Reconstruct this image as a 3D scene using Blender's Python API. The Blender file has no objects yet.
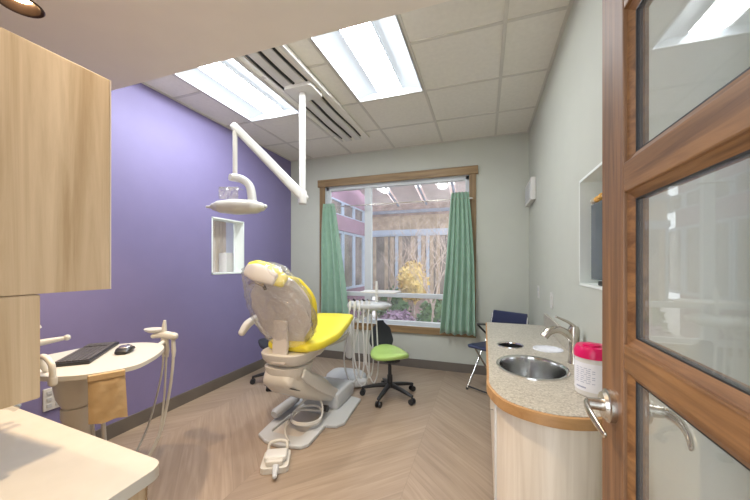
import bpy, bmesh, math, random
from math import sin, cos, pi, radians
from mathutils import Vector, Matrix
random.seed(7)
SC = bpy.context.scene
COL = SC.collection
XL, XR, YB, ZC, ZS, YS = -2.63, 0.47, 3.90, 2.77, 2.44, 1.40   # walls, back wall, ceiling, soffit
YE = -0.06                                                    # face of the entry wall

# ------------------------------------------------------------------ materials
def mat(name, col, rough=0.5, metal=0.0, var=0.06, vscale=6.0, bump=0.0, bscale=80.0, spec=0.5, coat=0.0, sheen=0.0):
    m = bpy.data.materials.new(name); m.use_nodes = True
    nt = m.node_tree; N = nt.nodes; L = nt.links; b = N['Principled BSDF']
    b.inputs['Roughness'].default_value = rough; b.inputs['Metallic'].default_value = metal
    b.inputs['Specular IOR Level'].default_value = spec
    b.inputs['Coat Weight'].default_value = coat
    b.inputs['Sheen Weight'].default_value = sheen
    tc = N.new('ShaderNodeTexCoord')
    n = N.new('ShaderNodeTexNoise'); n.inputs['Scale'].default_value = vscale; n.inputs['Detail'].default_value = 4
    L.new(tc.outputs['Object'], n.inputs['Vector'])
    r = N.new('ShaderNodeValToRGB')
    r.color_ramp.elements[0].position = 0.3; r.color_ramp.elements[1].position = 0.7
    r.color_ramp.elements[0].color = [c*(1-var) for c in col]+[1]
    r.color_ramp.elements[1].color = [min(1, c*(1+var)) for c in col]+[1]
    L.new(n.outputs['Fac'], r.inputs['Fac']); L.new(r.outputs['Color'], b.inputs['Base Color'])
    if bump:
        n2 = N.new('ShaderNodeTexNoise'); n2.inputs['Scale'].default_value = bscale; n2.inputs['Detail'].default_value = 3
        L.new(tc.outputs['Object'], n2.inputs['Vector'])
        bp = N.new('ShaderNodeBump'); bp.inputs['Strength'].default_value = bump; bp.inputs['Distance'].default_value = 0.004
        L.new(n2.outputs['Fac'], bp.inputs['Height']); L.new(bp.outputs['Normal'], b.inputs['Normal'])
    return m

def wood(name, c1, c2, rough=0.45, axis='Z', scale=1.0, coat=0.0, bump=0.15):
    m = bpy.data.materials.new(name); m.use_nodes = True
    nt = m.node_tree; N = nt.nodes; L = nt.links; b = N['Principled BSDF']
    b.inputs['Roughness'].default_value = rough; b.inputs['Coat Weight'].default_value = coat
    tc = N.new('ShaderNodeTexCoord'); mp = N.new('ShaderNodeMapping')
    s = {'X': (1.2, 26, 26), 'Y': (26, 1.2, 26), 'Z': (26, 26, 1.2)}[axis]
    mp.inputs['Scale'].default_value = [a*scale for a in s]
    L.new(tc.outputs['Object'], mp.inputs['Vector'])
    n = N.new('ShaderNodeTexNoise'); n.inputs['Scale'].default_value = 1.0; n.inputs['Detail'].default_value = 7; n.inputs['Distortion'].default_value = 0.7
    n.inputs['Roughness'].default_value = 0.62
    L.new(mp.outputs['Vector'], n.inputs['Vector'])
    r = N.new('ShaderNodeValToRGB'); r.color_ramp.elements[0].position = 0.34; r.color_ramp.elements[1].position = 0.66
    r.color_ramp.elements[0].color = list(c1)+[1]; r.color_ramp.elements[1].color = list(c2)+[1]
    L.new(n.outputs['Fac'], r.inputs['Fac']); L.new(r.outputs['Color'], b.inputs['Base Color'])
    bp = N.new('ShaderNodeBump'); bp.inputs['Strength'].default_value = bump; bp.inputs['Distance'].default_value = 0.002
    L.new(n.outputs['Fac'], bp.inputs['Height']); L.new(bp.outputs['Normal'], b.inputs['Normal'])
    return m

def emis(name, col, s):
    m = bpy.data.materials.new(name); m.use_nodes = True
    nt = m.node_tree; nt.nodes.clear()
    e = nt.nodes.new('ShaderNodeEmission'); o = nt.nodes.new('ShaderNodeOutputMaterial')
    e.inputs['Color'].default_value = list(col)+[1]; e.inputs['Strength'].default_value = s
    nt.links.new(e.outputs[0], o.inputs[0]); return m

def glass(name, ior=1.5, tint=(1, 1, 1), haze=0.0, rough=0.0):
    m = bpy.data.materials.new(name); m.use_nodes = True
    nt = m.node_tree; nt.nodes.clear(); N = nt.nodes; L = nt.links
    o = N.new('ShaderNodeOutputMaterial'); mx = N.new('ShaderNodeMixShader'); t = N.new('ShaderNodeBsdfTransparent')
    g = N.new('ShaderNodeBsdfGlossy'); f = N.new('ShaderNodeFresnel')
    ge = N.new('ShaderNodeNewGeometry'); mr = N.new('ShaderNodeMapRange')      # same reflectance on both faces of the sheet
    mr.inputs['To Min'].default_value = ior; mr.inputs['To Max'].default_value = 1/ior
    L.new(ge.outputs['Backfacing'], mr.inputs['Value']); L.new(mr.outputs['Result'], f.inputs['IOR'])
    g.inputs['Roughness'].default_value = rough
    t.inputs['Color'].default_value = list(tint)+[1]
    L.new(f.outputs[0], mx.inputs[0]); L.new(t.outputs[0], mx.inputs[1]); L.new(g.outputs[0], mx.inputs[2])
    if haze:
        d = N.new('ShaderNodeBsdfDiffuse'); d.inputs['Color'].default_value = (.85, .87, .88, 1)  # pale diffuse veil mixed into the pane imitates hazy reflected light
        m2 = N.new('ShaderNodeMixShader'); m2.inputs[0].default_value = haze
        L.new(mx.outputs[0], m2.inputs[1]); L.new(d.outputs[0], m2.inputs[2]); L.new(m2.outputs[0], o.inputs[0])
    else:
        L.new(mx.outputs[0], o.inputs[0])
    return m

def floor_mat():
    """wide vinyl planks laid in a big herringbone"""
    m = bpy.data.materials.new('taupe herringbone vinyl planks'); m.use_nodes = True
    nt = m.node_tree; N = nt.nodes; L = nt.links; b = N['Principled BSDF']
    tc = N.new('ShaderNodeTexCoord'); sp = N.new('ShaderNodeSeparateXYZ'); L.new(tc.outputs['Object'], sp.inputs[0])
    def M(op, a, c=None, **k):
        n = N.new('ShaderNodeMath'); n.operation = op
        for i, v in enumerate((a, c)):
            if v is None: continue
            if isinstance(v, (int, float)): n.inputs[i].default_value = v
            else: L.new(v, n.inputs[i])
        return n.outputs[0]
    X, Y = sp.outputs['X'], sp.outputs['Y']
    W = 0.92
    xs = M('DIVIDE', M('ADD', X, 10*W+0.44), W)
    ci = M('FLOOR', xs); fx = M('SUBTRACT', xs, ci)
    odd = M('MODULO', ci, 2.0)
    sgn = M('SUBTRACT', M('MULTIPLY', odd, 2.0), 1.0)
    lx = M('MULTIPLY', fx, W)
    along = M('ADD', M('MULTIPLY', lx, 0.7071), M('MULTIPLY', M('MULTIPLY', Y, sgn), 0.7071))
    across = M('SUBTRACT', M('MULTIPLY', Y, 0.7071), M('MULTIPLY', M('MULTIPLY', lx, sgn), 0.7071))
    pw = 0.152
    a2 = M('DIVIDE', M('ADD', across, 20*pw), pw); pi_ = M('FLOOR', a2); pf = M('SUBTRACT', a2, pi_)
    pid = M('ADD', M('MULTIPLY', ci, 37.0), pi_)
    wn = N.new('ShaderNodeTexWhiteNoise'); wn.noise_dimensions = '1D'; L.new(pid, wn.inputs['W'])
    cb = N.new('ShaderNodeCombineXYZ')
    L.new(M('MULTIPLY', along, 2.2), cb.inputs[0]); L.new(M('MULTIPLY', across, 34.0), cb.inputs[1]); L.new(M('MULTIPLY', wn.outputs[0], 40.0), cb.inputs[2])
    n = N.new('ShaderNodeTexNoise'); n.inputs['Scale'].default_value = 1.0; n.inputs['Detail'].default_value = 6; n.inputs['Distortion'].default_value = 0.9
    L.new(cb.outputs[0], n.inputs['Vector'])
    r = N.new('ShaderNodeValToRGB'); r.color_ramp.elements[0].position = 0.3; r.color_ramp.elements[1].position = 0.72
    r.color_ramp.elements[0].color = (.275, .205, .148, 1); r.color_ramp.elements[1].color = (.375, .290, .215, 1)
    L.new(n.outputs['Fac'], r.inputs['Fac'])
    br = M('ADD', M('MULTIPLY', wn.outputs[0], 0.12), 0.94)
    seam = M('MULTIPLY', M('GREATER_THAN', pf, 0.02), M('GREATER_THAN', fx, 0.004))
    br2 = M('MULTIPLY', br, M('ADD', M('MULTIPLY', seam, 0.16), 0.84))
    mx = N.new('ShaderNodeVectorMath'); mx.operation = 'SCALE'; L.new(r.outputs['Color'], mx.inputs[0]); L.new(br2, mx.inputs['Scale'])
    L.new(mx.outputs[0], b.inputs['Base Color'])
    b.inputs['Roughness'].default_value = 0.38
    bp = N.new('ShaderNodeBump'); bp.inputs['Strength'].default_value = 0.12; bp.inputs['Distance'].default_value = 0.002
    L.new(n.outputs['Fac'], bp.inputs['Height']); L.new(bp.outputs['Normal'], b.inputs['Normal'])
    return m

def speckle(name, base, dark, light, scale=170, rough=0.3):
    m = mat(name, base, rough)
    nt = m.node_tree; N = nt.nodes; L = nt.links; b = N['Principled BSDF']
    tc = N.new('ShaderNodeTexCoord'); v = N.new('ShaderNodeTexVoronoi'); v.inputs['Scale'].default_value = scale
    L.new(tc.outputs['Object'], v.inputs['Vector'])
    sp = N.new('ShaderNodeSeparateColor'); L.new(v.outputs['Color'], sp.inputs[0])
    r = N.new('ShaderNodeValToRGB'); r.color_ramp.interpolation = 'CONSTANT'
    e = r.color_ramp.elements; e[0].position = 0; e[0].color = list(dark)+[1]; e[1].position = 0.2; e[1].color = list(base)+[1]
    x = e.new(0.8); x.color = list(light)+[1]
    L.new(sp.outputs[0], r.inputs['Fac']); L.new(r.outputs['Color'], b.inputs['Base Color'])
    return m

MT = {}
def M_(k, f):
    MT[k] = f
M_('purple', mat('purple wall paint', (.215, .186, .355), .6, var=.02, bump=.1, bscale=220))
M_('sage', mat('grey green wall paint', (.50, .515, .455), .6, var=.015, bump=.1, bscale=220))
M_('soffit', mat('warm white soffit paint', (.84, .79, .71), .7, var=.015))
M_('tile', mat('mineral fibre ceiling tile', (.76, .74, .68), .9, var=.03, vscale=30, bump=.3, bscale=250))
M_('grid', mat('ceiling grid metal', (.60, .58, .53), .5, var=.01))
M_('floor', floor_mat())
M_('base', mat('taupe rubber baseboard', (.14, .12, .10), .55))
M_('reveal', mat('white window reveal paint', (.78, .82, .78), .5, var=.01))
M_('trimw', wood('stained window trim wood', (.17, .105, .045), (.33, .215, .10), .5, 'Z'))
M_('trimh', wood('stained window head wood', (.17, .105, .045), (.33, .215, .10), .5, 'X'))
M_('vinyl', mat('white vinyl window frame', (.55, .58, .60), .35, var=.02))
M_('glass', glass('hazed window glass', 1.4, (1, 1, 1), .07))
M_('dglass', glass('door pane glass', 1.5, (.97, .99, .98), 0.06))
M_('doorv', wood('brown door wood upright grain', (.115, .052, .021), (.26, .128, .055), .5, 'Z', 1.9))
M_('doorh', wood('brown door wood level grain', (.135, .060, .022), (.31, .155, .060), .45, 'Y', 1.9))
M_('gasket', mat('black glazing gasket', (.02, .02, .022), .5))
M_('nickel', mat('satin nickel', (.62, .58, .52), .25, 1.0, var=.04))
M_('steel', mat('brushed stainless steel', (.72, .72, .71), .16, 1.0, var=.06, vscale=12))
M_('chrome', mat('polished chrome', (.75, .75, .76), .08, 1.0, var=.02))
M_('oak', wood('pale oak laminate', (.42, .295, .165), (.66, .51, .34), .45, 'Z', .75))
M_('oak2', wood('whitened oak laminate', (.62, .53, .42), (.76, .68, .57), .45, 'Z', .9))
M_('edge', wood('honey maple counter edge', (.34, .175, .065), (.48, .275, .115), .4, 'X', .7))
M_('cream', mat('cream solid surface worktop', (.56, .51, .42), .3, var=.03, vscale=20))
M_('terr', speckle('speckled beige stone worktop', (.43, .395, .33), (.32, .29, .235), (.54, .50, .43)))
M_('white', mat('white moulded plastic', (.64, .63, .60), .35, var=.015, coat=.1))
M_('offw', mat('cream moulded plastic', (.60, .575, .52), .38, var=.02, coat=.1))
M_('greyw', mat('light grey moulded plastic', (.50, .515, .525), .38, var=.02))
M_('tan', mat('beige chair shell plastic', (.55, .51, .47), .45, var=.04))
M_('yellow', mat('yellow vinyl upholstery', (.80, .68, .045), .38, var=.05, bump=.1, bscale=60))
M_('green', mat('lime green vinyl upholstery', (.36, .53, .15), .35, var=.05))
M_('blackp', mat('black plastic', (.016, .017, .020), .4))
M_('blackf', mat('black mesh fabric', (.028, .030, .040), .8, bump=.2, bscale=300))
M_('navy', mat('navy blue plastic', (.018, .026, .075), .42))
M_('curtain', mat('sage green curtain cloth', (.27, .43, .325), .85, var=.06, vscale=14, bump=.2, bscale=260, sheen=.3))
M_('kraft', mat('crumpled kraft paper', (.50, .355, .19), .8, var=.05, vscale=7, bump=.4, bscale=30))
M_('pink', mat('magenta red plastic lid', (.62, .004, .105), .3, var=.03))
M_('label', mat('white printed label', (.74, .75, .80), .4, var=.01))
M_('print', mat('grey blue printed ink', (.33, .36, .48), .6))
M_('key', mat('dark grey keycap plastic', (.09, .085, .085), .5))
M_('hose', mat('grey beige hose rubber', (.55, .53, .47), .45))
M_('hosew', mat('pale hose rubber', (.60, .59, .56), .4))
M_('slot', mat('black slot liner', (.01, .01, .01), .6))
M_('screen', mat('dark grey blue screen panel', (.09, .105, .125), .2, var=.15, vscale=3))
M_('flower', mat('orange and cream flowers', (.85, .42, .10), .7, var=.4, vscale=60))
M_('lamp', emis('troffer lamp glow', (.93, .97, 1.0), 16.0))
M_('enamel', mat('white enamel reflector', (.86, .88, .90), .3, var=.01))
M_('dl', emis('warm downlight glow', (1.0, .72, .40), 10.0))
def glow_panel(name, col, s):
    m = mat(name, (.30, .33, .36), .4, var=.01); b = m.node_tree.nodes['Principled BSDF']
    b.inputs['Emission Color'].default_value = list(col)+[1]; b.inputs['Emission Strength'].default_value = s
    return m
M_('wing', glow_panel('glowing reflector wing', (.84, .92, 1.0), .20))  # weak emission stands in for lamp light caught by the wings
M_('baffle', mat('bronze downlight baffle', (.10, .065, .05), .4, .6))
M_('beige', mat('beige inner blind', (.66, .52, .36), .7, var=.1))

def plastic_film():
    m = bpy.data.materials.new('clear plastic film'); m.use_nodes = True
    nt = m.node_tree; nt.nodes.clear(); N = nt.nodes; L = nt.links
    o = N.new('ShaderNodeOutputMaterial'); t = N.new('ShaderNodeBsdfTransparent'); g = N.new('ShaderNodeBsdfGlossy'); d = N.new('ShaderNodeBsdfDiffuse')
    g.inputs['Roughness'].default_value = .12; d.inputs['Color'].default_value = (.9, .9, .88, 1)
    tc = N.new('ShaderNodeTexCoord'); n = N.new('ShaderNodeTexNoise'); n.inputs['Scale'].default_value = 9; n.inputs['Detail'].default_value = 3; n.inputs['Distortion'].default_value = 1.4
    L.new(tc.outputs['Object'], n.inputs['Vector'])
    b = N.new('ShaderNodeBump'); b.inputs['Strength'].default_value = 1; b.inputs['Distance'].default_value = .05
    L.new(n.outputs['Fac'], b.inputs['Height']); L.new(b.outputs['Normal'], g.inputs['Normal'])
    m1 = N.new('ShaderNodeMixShader'); m1.inputs[0].default_value = .15
    m2 = N.new('ShaderNodeMixShader'); m2.inputs[0].default_value = .22
    L.new(t.outputs[0], m1.inputs[1]); L.new(d.outputs[0], m1.inputs[2])
    L.new(m1.outputs[0], m2.inputs[1]); L.new(g.outputs[0], m2.inputs[2]); L.new(m2.outputs[0], o.inputs[0])
    return m
M_('film', plastic_film())

# ------------------------------------------------------------------ object helpers
def link(name, bm, m, parent=None, smooth=False, bevel=0.0, subs=0, loc=None):
    me = bpy.data.meshes.new(name); bmesh.ops.recalc_face_normals(bm, faces=bm.faces[:]); bm.to_mesh(me); bm.free()
    if isinstance(m, (list, tuple)):
        for q in m: me.materials.append(MT[q])
    else: me.materials.append(MT[m])
    o = bpy.data.objects.new(name, me); COL.objects.link(o)
    if parent is not None: o.parent = parent
    if loc is not None: o.location = loc
    if smooth:
        for p in me.polygons: p.use_smooth = True
        if smooth != 'all':
            me.set_sharp_from_angle(angle=radians(38))
    if bevel:
        md = o.modifiers.new('bevel', 'BEVEL'); md.width = bevel; md.segments = 2; md.limit_method = 'ANGLE'; md.angle_limit = radians(40)
    if subs:
        md = o.modifiers.new('subd', 'SUBSURF'); md.levels = subs; md.render_levels = subs
    return o
def thing(name, label, cat, loc=(0, 0, 0), rz=0.0, group=None):
    o = bpy.data.objects.new(name, None); COL.objects.link(o); o.location = loc; o.rotation_euler = (0, 0, rz)
    o.empty_display_size = .1
    o['label'] = label; o['category'] = cat
    if group: o['group'] = group
    return o
def tag(o, label, cat, group=None, kind=None):
    o['label'] = label; o['category'] = cat
    if group: o['group'] = group
    if kind: o['kind'] = kind
    return o
def struct(o, label=None, cat=None):
    o['kind'] = 'structure'
    if label: o['label'] = label
    if cat: o['category'] = cat
    return o
def dup(root, loc, rz, label, group=None):
    r = root.copy(); COL.objects.link(r); r.location = loc; r.rotation_euler = (0, 0, rz); r['label'] = label
    if group: r['group'] = group
    for ch in list(root.children):
        c = ch.copy(); COL.objects.link(c); c.parent = r
        for g in list(ch.children):
            d = g.copy(); COL.objects.link(d); d.parent = c
    return r

def box(bm, x0, x1, y0, y1, z0, z1, mi=0, rot=None):
    vs = [bm.verts.new(v) for v in [(x0, y0, z0), (x1, y0, z0), (x1, y1, z0), (x0, y1, z0), (x0, y0, z1), (x1, y0, z1), (x1, y1, z1), (x0, y1, z1)]]
    for f in [(0, 3, 2, 1), (4, 5, 6, 7), (0, 1, 5, 4), (1, 2, 6, 5), (2, 3, 7, 6), (3, 0, 4, 7)]:
        fc = bm.faces.new([vs[i] for i in f]); fc.material_index = mi
    if rot is not None:
        bmesh.ops.transform(bm, matrix=rot, verts=vs)
    return vs
def B(*a, **k):
    bm = bmesh.new(); box(bm, *a, **k); return bm

def tube(bm, pts, r, seg=10, mi=0, closed=False, caps=True):
    pts = [Vector(p) for p in pts]; n = len(pts)
    rs = r if isinstance(r, (list, tuple)) else [r]*n
    rings = []; prev = None
    for i, p in enumerate(pts):
        if closed: t = pts[(i+1) % n]-pts[i-1]
        else: t = pts[min(i+1, n-1)]-pts[max(i-1, 0)]
        t.normalize()
        if prev is None:
            a = Vector((0, 0, 1)) if abs(t.z) < .9 else Vector((1, 0, 0))
            u = t.cross(a).normalized()
        else:
            u = (prev-t*prev.dot(t)).normalized()
        prev = u; v = t.cross(u)
        rings.append([bm.verts.new(p+(u*cos(2*pi*k/seg)+v*sin(2*pi*k/seg))*rs[i]) for k in range(seg)])
    rng = range(n) if closed else range(n-1)
    for i in rng:
        a, b = rings[i], rings[(i+1) % n]
        for k in range(seg):
            f = bm.faces.new([a[k], a[(k+1) % seg], b[(k+1) % seg], b[k]]); f.material_index = mi
    if caps and not closed:
        for q in (rings[0], rings[-1]):
            f = bm.faces.new(q); f.material_index = mi
def smoothpath(P, n=6):
    P = [Vector(p) for p in P]; out = []
    for i in range(len(P)-1):
        p0 = P[max(i-1, 0)]; p1 = P[i]; p2 = P[i+1]; p3 = P[min(i+2, len(P)-1)]
        for k in range(n):
            t = k/n
            out.append(.5*((2*p1)+(-p0+p2)*t+(2*p0-5*p1+4*p2-p3)*t*t+(-p0+3*p1-3*p2+p3)*t**3))
    out.append(P[-1]); return out
def T(pts, r, seg=10, sm=0, **k):
    bm = bmesh.new(); tube(bm, smoothpath(pts, sm) if sm else pts, r, seg, **k); return bm
def lathe(bm, prof, seg=32, c=(0, 0, 0), sx=1, sy=1, mi=0, capt=True, capb=True):
    rings = []
    for r, z in prof:
        rings.append([bm.verts.new((c[0]+r*sx*cos(2*pi*k/seg), c[1]+r*sy*sin(2*pi*k/seg), c[2]+z)) for k in range(seg)])
    for a, b in zip(rings, rings[1:]):
        for k in range(seg):
            f = bm.faces.new([a[k], a[(k+1) % seg], b[(k+1) % seg], b[k]]); f.material_index = mi
    if capb: bm.faces.new(rings[0]).material_index = mi
    if capt: bm.faces.new(rings[-1]).material_index = mi
def LA(prof, **k):
    bm = bmesh.new(); lathe(bm, prof, **k); return bm
def ring(c, S, N, w, t, e=3.0, seg=24):
    out = []
    for k in range(seg):
        a = 2*pi*k/seg; ca, sa = cos(a), sin(a)
        out.append(Vector(c)+S*(w/2*math.copysign(abs(ca)**(2/e), ca))+N*(t/2*math.copysign(abs(sa)**(2/e), sa)))
    return out
def loft(bm, rings, mi=0, caps=True):
    rv = [[bm.verts.new(p) for p in r] for r in rings]; n = len(rv[0])
    for a, b in zip(rv, rv[1:]):
        for k in range(n):
            f = bm.faces.new([a[k], a[(k+1) % n], b[(k+1) % n], b[k]]); f.material_index = mi
    if caps:
        bm.faces.new(rv[0]).material_index = mi; bm.faces.new(rv[-1]).material_index = mi
def sweep(pts, ws, ts, S=(1, 0, 0), e=3.0, seg=24, rnd=.5, n=5, bm=None, mi=0, tilt=None):
    """rounded bar / pad along pts; ws = widths along S, ts = thicknesses; both ends rounded off"""
    bm = bm or bmesh.new(); S = Vector(S).normalized()
    P = smoothpath(pts, n); m = len(pts)
    def ev(a, i):
        if not isinstance(a, (list, tuple)): return a
        x = i/n; k = min(int(x), m-2); f = x-k
        f = f*f*(3-2*f); return a[k]*(1-f)+a[k+1]*f
    R = []
    for i, p in enumerate(P):
        t = (P[min(i+1, len(P)-1)]-P[max(i-1, 0)]).normalized()
        s = (S-t*S.dot(t)).normalized(); N = t.cross(s)
        R.append((p, t, s, N, ev(ws, i), ev(ts, i)))
    out = []
    def cap(r, sg):
        p, t, s, N, w, th = r; q = []
        L = min(w, th)*rnd
        for f in (1.0, .92, .71, .38):
            off = L*f; sc = math.sqrt(max(0, 1-f*f))
            sc = max(sc, .02)
            q.append(ring(p+t*(sg*off), s, N, w-2*L*(1-sc), th-2*L*(1-sc) if rnd <= .5 else th*sc, e, seg))
        return q
    out += cap(R[0], -1)
    out += [ring(p, s, N, w, th, e, seg) for p, t, s, N, w, th in R]
    out += cap(R[-1], 1)[::-1]
    loft(bm, out, mi); return bm
def plate(outer, holes, z0, z1, mi=0, bm=None, mtx=None):
    """flat slab z0..z1 with outline and holes (lists of 2D points)"""
    bm = bm or bmesh.new(); new = []
    loops = [outer]+list(holes)
    tops = []; bots = []
    for z, store in ((z1, tops), (z0, bots)):
        es = []
        for lp in loops:
            vs = [bm.verts.new((x, y, z)) for x, y in lp]; store.append(vs); new += vs
            es += [bm.edges.new((vs[i], vs[(i+1) % len(vs)])) for i in range(len(vs))]
        r = bmesh.ops.triangle_fill(bm, use_beauty=True, use_dissolve=False, edges=es)
        for g in r['geom']:
            if isinstance(g, bmesh.types.BMFace): g.material_index = mi
    for a, b in zip(tops, bots):
        n = len(a)
        for i in range(n):
            bm.faces.new([a[i], a[(i+1) % n], b[(i+1) % n], b[i]]).material_index = mi
    if mtx is not None: bmesh.ops.transform(bm, matrix=mtx, verts=new)
    return bm
def circ(cx, cy, r, n=32, ry=None): return [(cx+r*cos(2*pi*k/n), cy+(ry or r)*sin(2*pi*k/n)) for k in range(n)]
def rect(x0, x1, y0, y1): return [(x0, y0), (x1, y0), (x1, y1), (x0, y1)]
def rrect(x0, x1, y0, y1, r, n=5):
    out = []
    for cx, cy, a in ((x1-r, y1-r, 0), (x0+r, y1-r, 90), (x0+r, y0+r, 180), (x1-r, y0+r, 270)):
        for k in range(n+1): out.append((cx+r*cos(radians(a+90*k/n)), cy+r*sin(radians(a+90*k/n))))
    return out
# plate drawn in (x,z) standing up, extruded along +Y: matrix maps (x,y,z)->(x,z,y)
XZ = Matrix(((1, 0, 0, 0), (0, 0, 1, 0), (0, 1, 0, 0), (0, 0, 0, 1)))
# plate drawn in (y,z), extruded along X: (a,b,c)->(c,a,b)
YZ = Matrix(((0, 0, 1, 0), (1, 0, 0, 0), (0, 1, 0, 0), (0, 0, 0, 1)))

# ================================================================== THE ROOM
struct(link('floor', plate(rect(XL-.2, XR+.15, -2.0, YB+.15), [], -.08, 0), 'floor'))
WX0, WX1, WZ0, WZ1 = -2.08, -.165, .50, 2.35                      # window opening
struct(link('wall_back', plate(rect(XL-.15, XR+.15, 0, ZC+.1), [rect(WX0, WX1, WZ0, WZ1)], YB, YB+.16, mtx=XZ), 'sage'))
PY0, PY1, PZ0, PZ1 = 2.50, 2.96, 1.185, 1.78                      # small opening in the purple wall
struct(link('wall_left', plate(rect(-2.0, YB, 0, ZC+.1), [rect(PY0, PY1, PZ0, PZ1)], XL-.14, XL, mtx=YZ), 'purple'))
RY0, RY1, RZ0, RZ1 = 1.30, 1.90, 1.19, 1.73                     # shallow opening in the right wall
struct(link('wall_right', plate(rect(YE-.14, YB, 0, ZC+.1), [rect(RY0, RY1, RZ0, RZ1)], XR, XR+.13, mtx=YZ), 'sage'))
bm = plate(rect(XL, -.66, 0, ZC+.1), [], YE-.14, YE, mtx=XZ)
plate([(-.66, 2.16), (.33, 2.16), (.33, 0), (XR, 0), (XR, ZC+.1), (-.66, ZC+.1)], [], YE-.14, YE, mtx=XZ, bm=bm)
struct(link('wall_entry', bm, 'sage'))
LT = [(-2.28, -1.68), (-1.08, -.48)]                               # troffers
LY0, LY1 = 1.46, 2.68
struct(link('ceiling', plate(rect(XL, XR, YS-.02, YB), [rect(a, b, LY0, LY1) for a, b in LT], ZC, ZC+.02), 'tile'))
struct(link('trim_1', (lambda bm: ([box(bm, x-.012, x+.012, YS, YB, ZC-.006, ZC+.001) for x in (-2.28, -1.68, -1.08, -.48, .12)],
                                   [box(bm, a, b, y-.012, y+.012, ZC-.005, ZC+.001) for y in (1.46, 2.07, 2.68, 3.29) for a, b in (((XL, -2.28), (-1.68, -1.08), (-.48, XR)) if y == 2.07 else ((XL, XR),))],
                                   box(bm, XL, XL+.02, YS, YB, ZC-.007, ZC), box(bm, XR-.02, XR, YS, YB, ZC-.007, ZC), box(bm, XL, XR, YB-.02, YB, ZC-.007, ZC), bm)[-1])(bmesh.new()), 'grid'))
DLX, DLY = -1.93, .80
struct(link('ceiling_soffit', plate(rect(XL, XR, YE-.14, YS), [circ(DLX, DLY, .07), circ(-.80, .80, .07)], ZS, ZC+.02), 'soffit'))
o = bpy.data.objects['ceiling_soffit']; o.name = 'trim_2'
# baseboards
struct(link('baseboard_left', B(XL, XL+.012, .55, YB, 0, .105), 'base'))
struct(link('baseboard_back', B(XL, XR, YB-.012, YB, 0, .105), 'base'))
struct(link('baseboard_right', B(XR-.012, XR, 2.87, YB-.012, 0, .105), 'base'))

# ---- the big window
w = thing('window_1', None, None, (0, YB, 0)); del w['label']; del w['category']; w['kind'] = 'structure'
def xzb(bm, x0, x1, z0, z1, y0, y1): box(bm, x0, x1, y0, y1, z0, z1)
bm = bmesh.new()
fy0, fy1 = .035, .10
xzb(bm, WX0, WX0+.05, WZ0, WZ1, fy0, fy1); xzb(bm, WX1-.05, WX1, WZ0, WZ1, fy0, fy1)
xzb(bm, WX0, WX1, WZ1-.05, WZ1, fy0, fy1); xzb(bm, WX0, WX1, WZ0, WZ0+.06, fy0, fy1)
MXc = -1.465
xzb(bm, MXc-.045, MXc+.045, WZ0+.06, WZ1-.05, fy0, fy1)
xzb(bm, WX0+.05, MXc-.045, 0.86, .915, fy0, fy1); xzb(bm, MXc+.045, WX1-.05, 0.86, .915, fy0, fy1)
link('window_frame', bm, 'vinyl', w, bevel=.004)
link('pane', B(WX0+.04, MXc-.03, .062, .068, WZ0+.05, WZ1-.04), 'glass', w)
link('pane', B(MXc+.03, WX1-.04, .062, .068, WZ0+.05, WZ1-.04), 'glass', w)
bm = bmesh.new()
for a in ((WX0, WX1, WZ1-.004, WZ1+.0), (WX0, WX1, WZ0, WZ0+.012)): xzb(bm, a[0], a[1], a[2], a[3], -.0, .035)
xzb(bm, WX0, WX0+.006, WZ0, WZ1, 0, .035); xzb(bm, WX1-.006, WX1, WZ0, WZ1, 0, .035)
link('window_liner', bm, 'vinyl', w)
# wooden casing
t = thing('trim_3', None, None, (0, YB, 0)); del t['label']; del t['category']; t['kind'] = 'structure'
link('side_casing', B(WX0-.075, WX0+.004, -.022, 0, .43, WZ1), 'trimw', t, bevel=.003)
link('side_casing', B(WX1-.004, WX1+.072, -.022, 0, .43, WZ1), 'trimw', t, bevel=.003)
link('head_casing', B(WX0-.10, WX1+.095, -.034, 0, WZ1-.003, WZ1+.095), 'trimh', t, bevel=.003)
link('sill_casing', B(WX0-.075, WX1+.072, -.024, 0, .425, WZ0+.012), 'trimh', t, bevel=.003)

# small opening, purple wall
w2 = thing('window_2', None, None, (XL, 0, 0)); del w2['label']; del w2['category']; w2['kind'] = 'structure'
bm = bmesh.new()
for a in ((PY0, PY1, PZ0, PZ0+.014), (PY0, PY1, PZ1-.014, PZ1), (PY0, PY0+.014, PZ0, PZ1), (PY1-.014, PY1, PZ0, PZ1)):
    box(bm, -.138, .004, a[0], a[1], a[2], a[3])
link('reveal', bm, 'reveal', w2)
link('pane', B(-.11, -.105, PY0, PY1, PZ0, PZ1), 'glass', w2)
# what stands behind it
link('back_panel', B(-.52, -.50, PY0-.6, PY1+1.6, .6, 2.3), 'reveal', w2)
t = tag(link('window_blind', (lambda bm: ([box(bm, XL-.30, XL-.285, PY0+.02+i*.052, PY0+.066+i*.052, 1.0, 1.95) for i in range(9)], bm)[-1])(bmesh.new()), 'beige'),
        'beige upright blind seen through the small opening in the purple wall', 'blind')
tag(link('storage_box', B(XL-.27, XL-.16, 2.86, 3.10, 1.0, 1.42), 'tan', bevel=.004), 'pinkish tan box standing behind the small opening in the purple wall', 'box')

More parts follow.
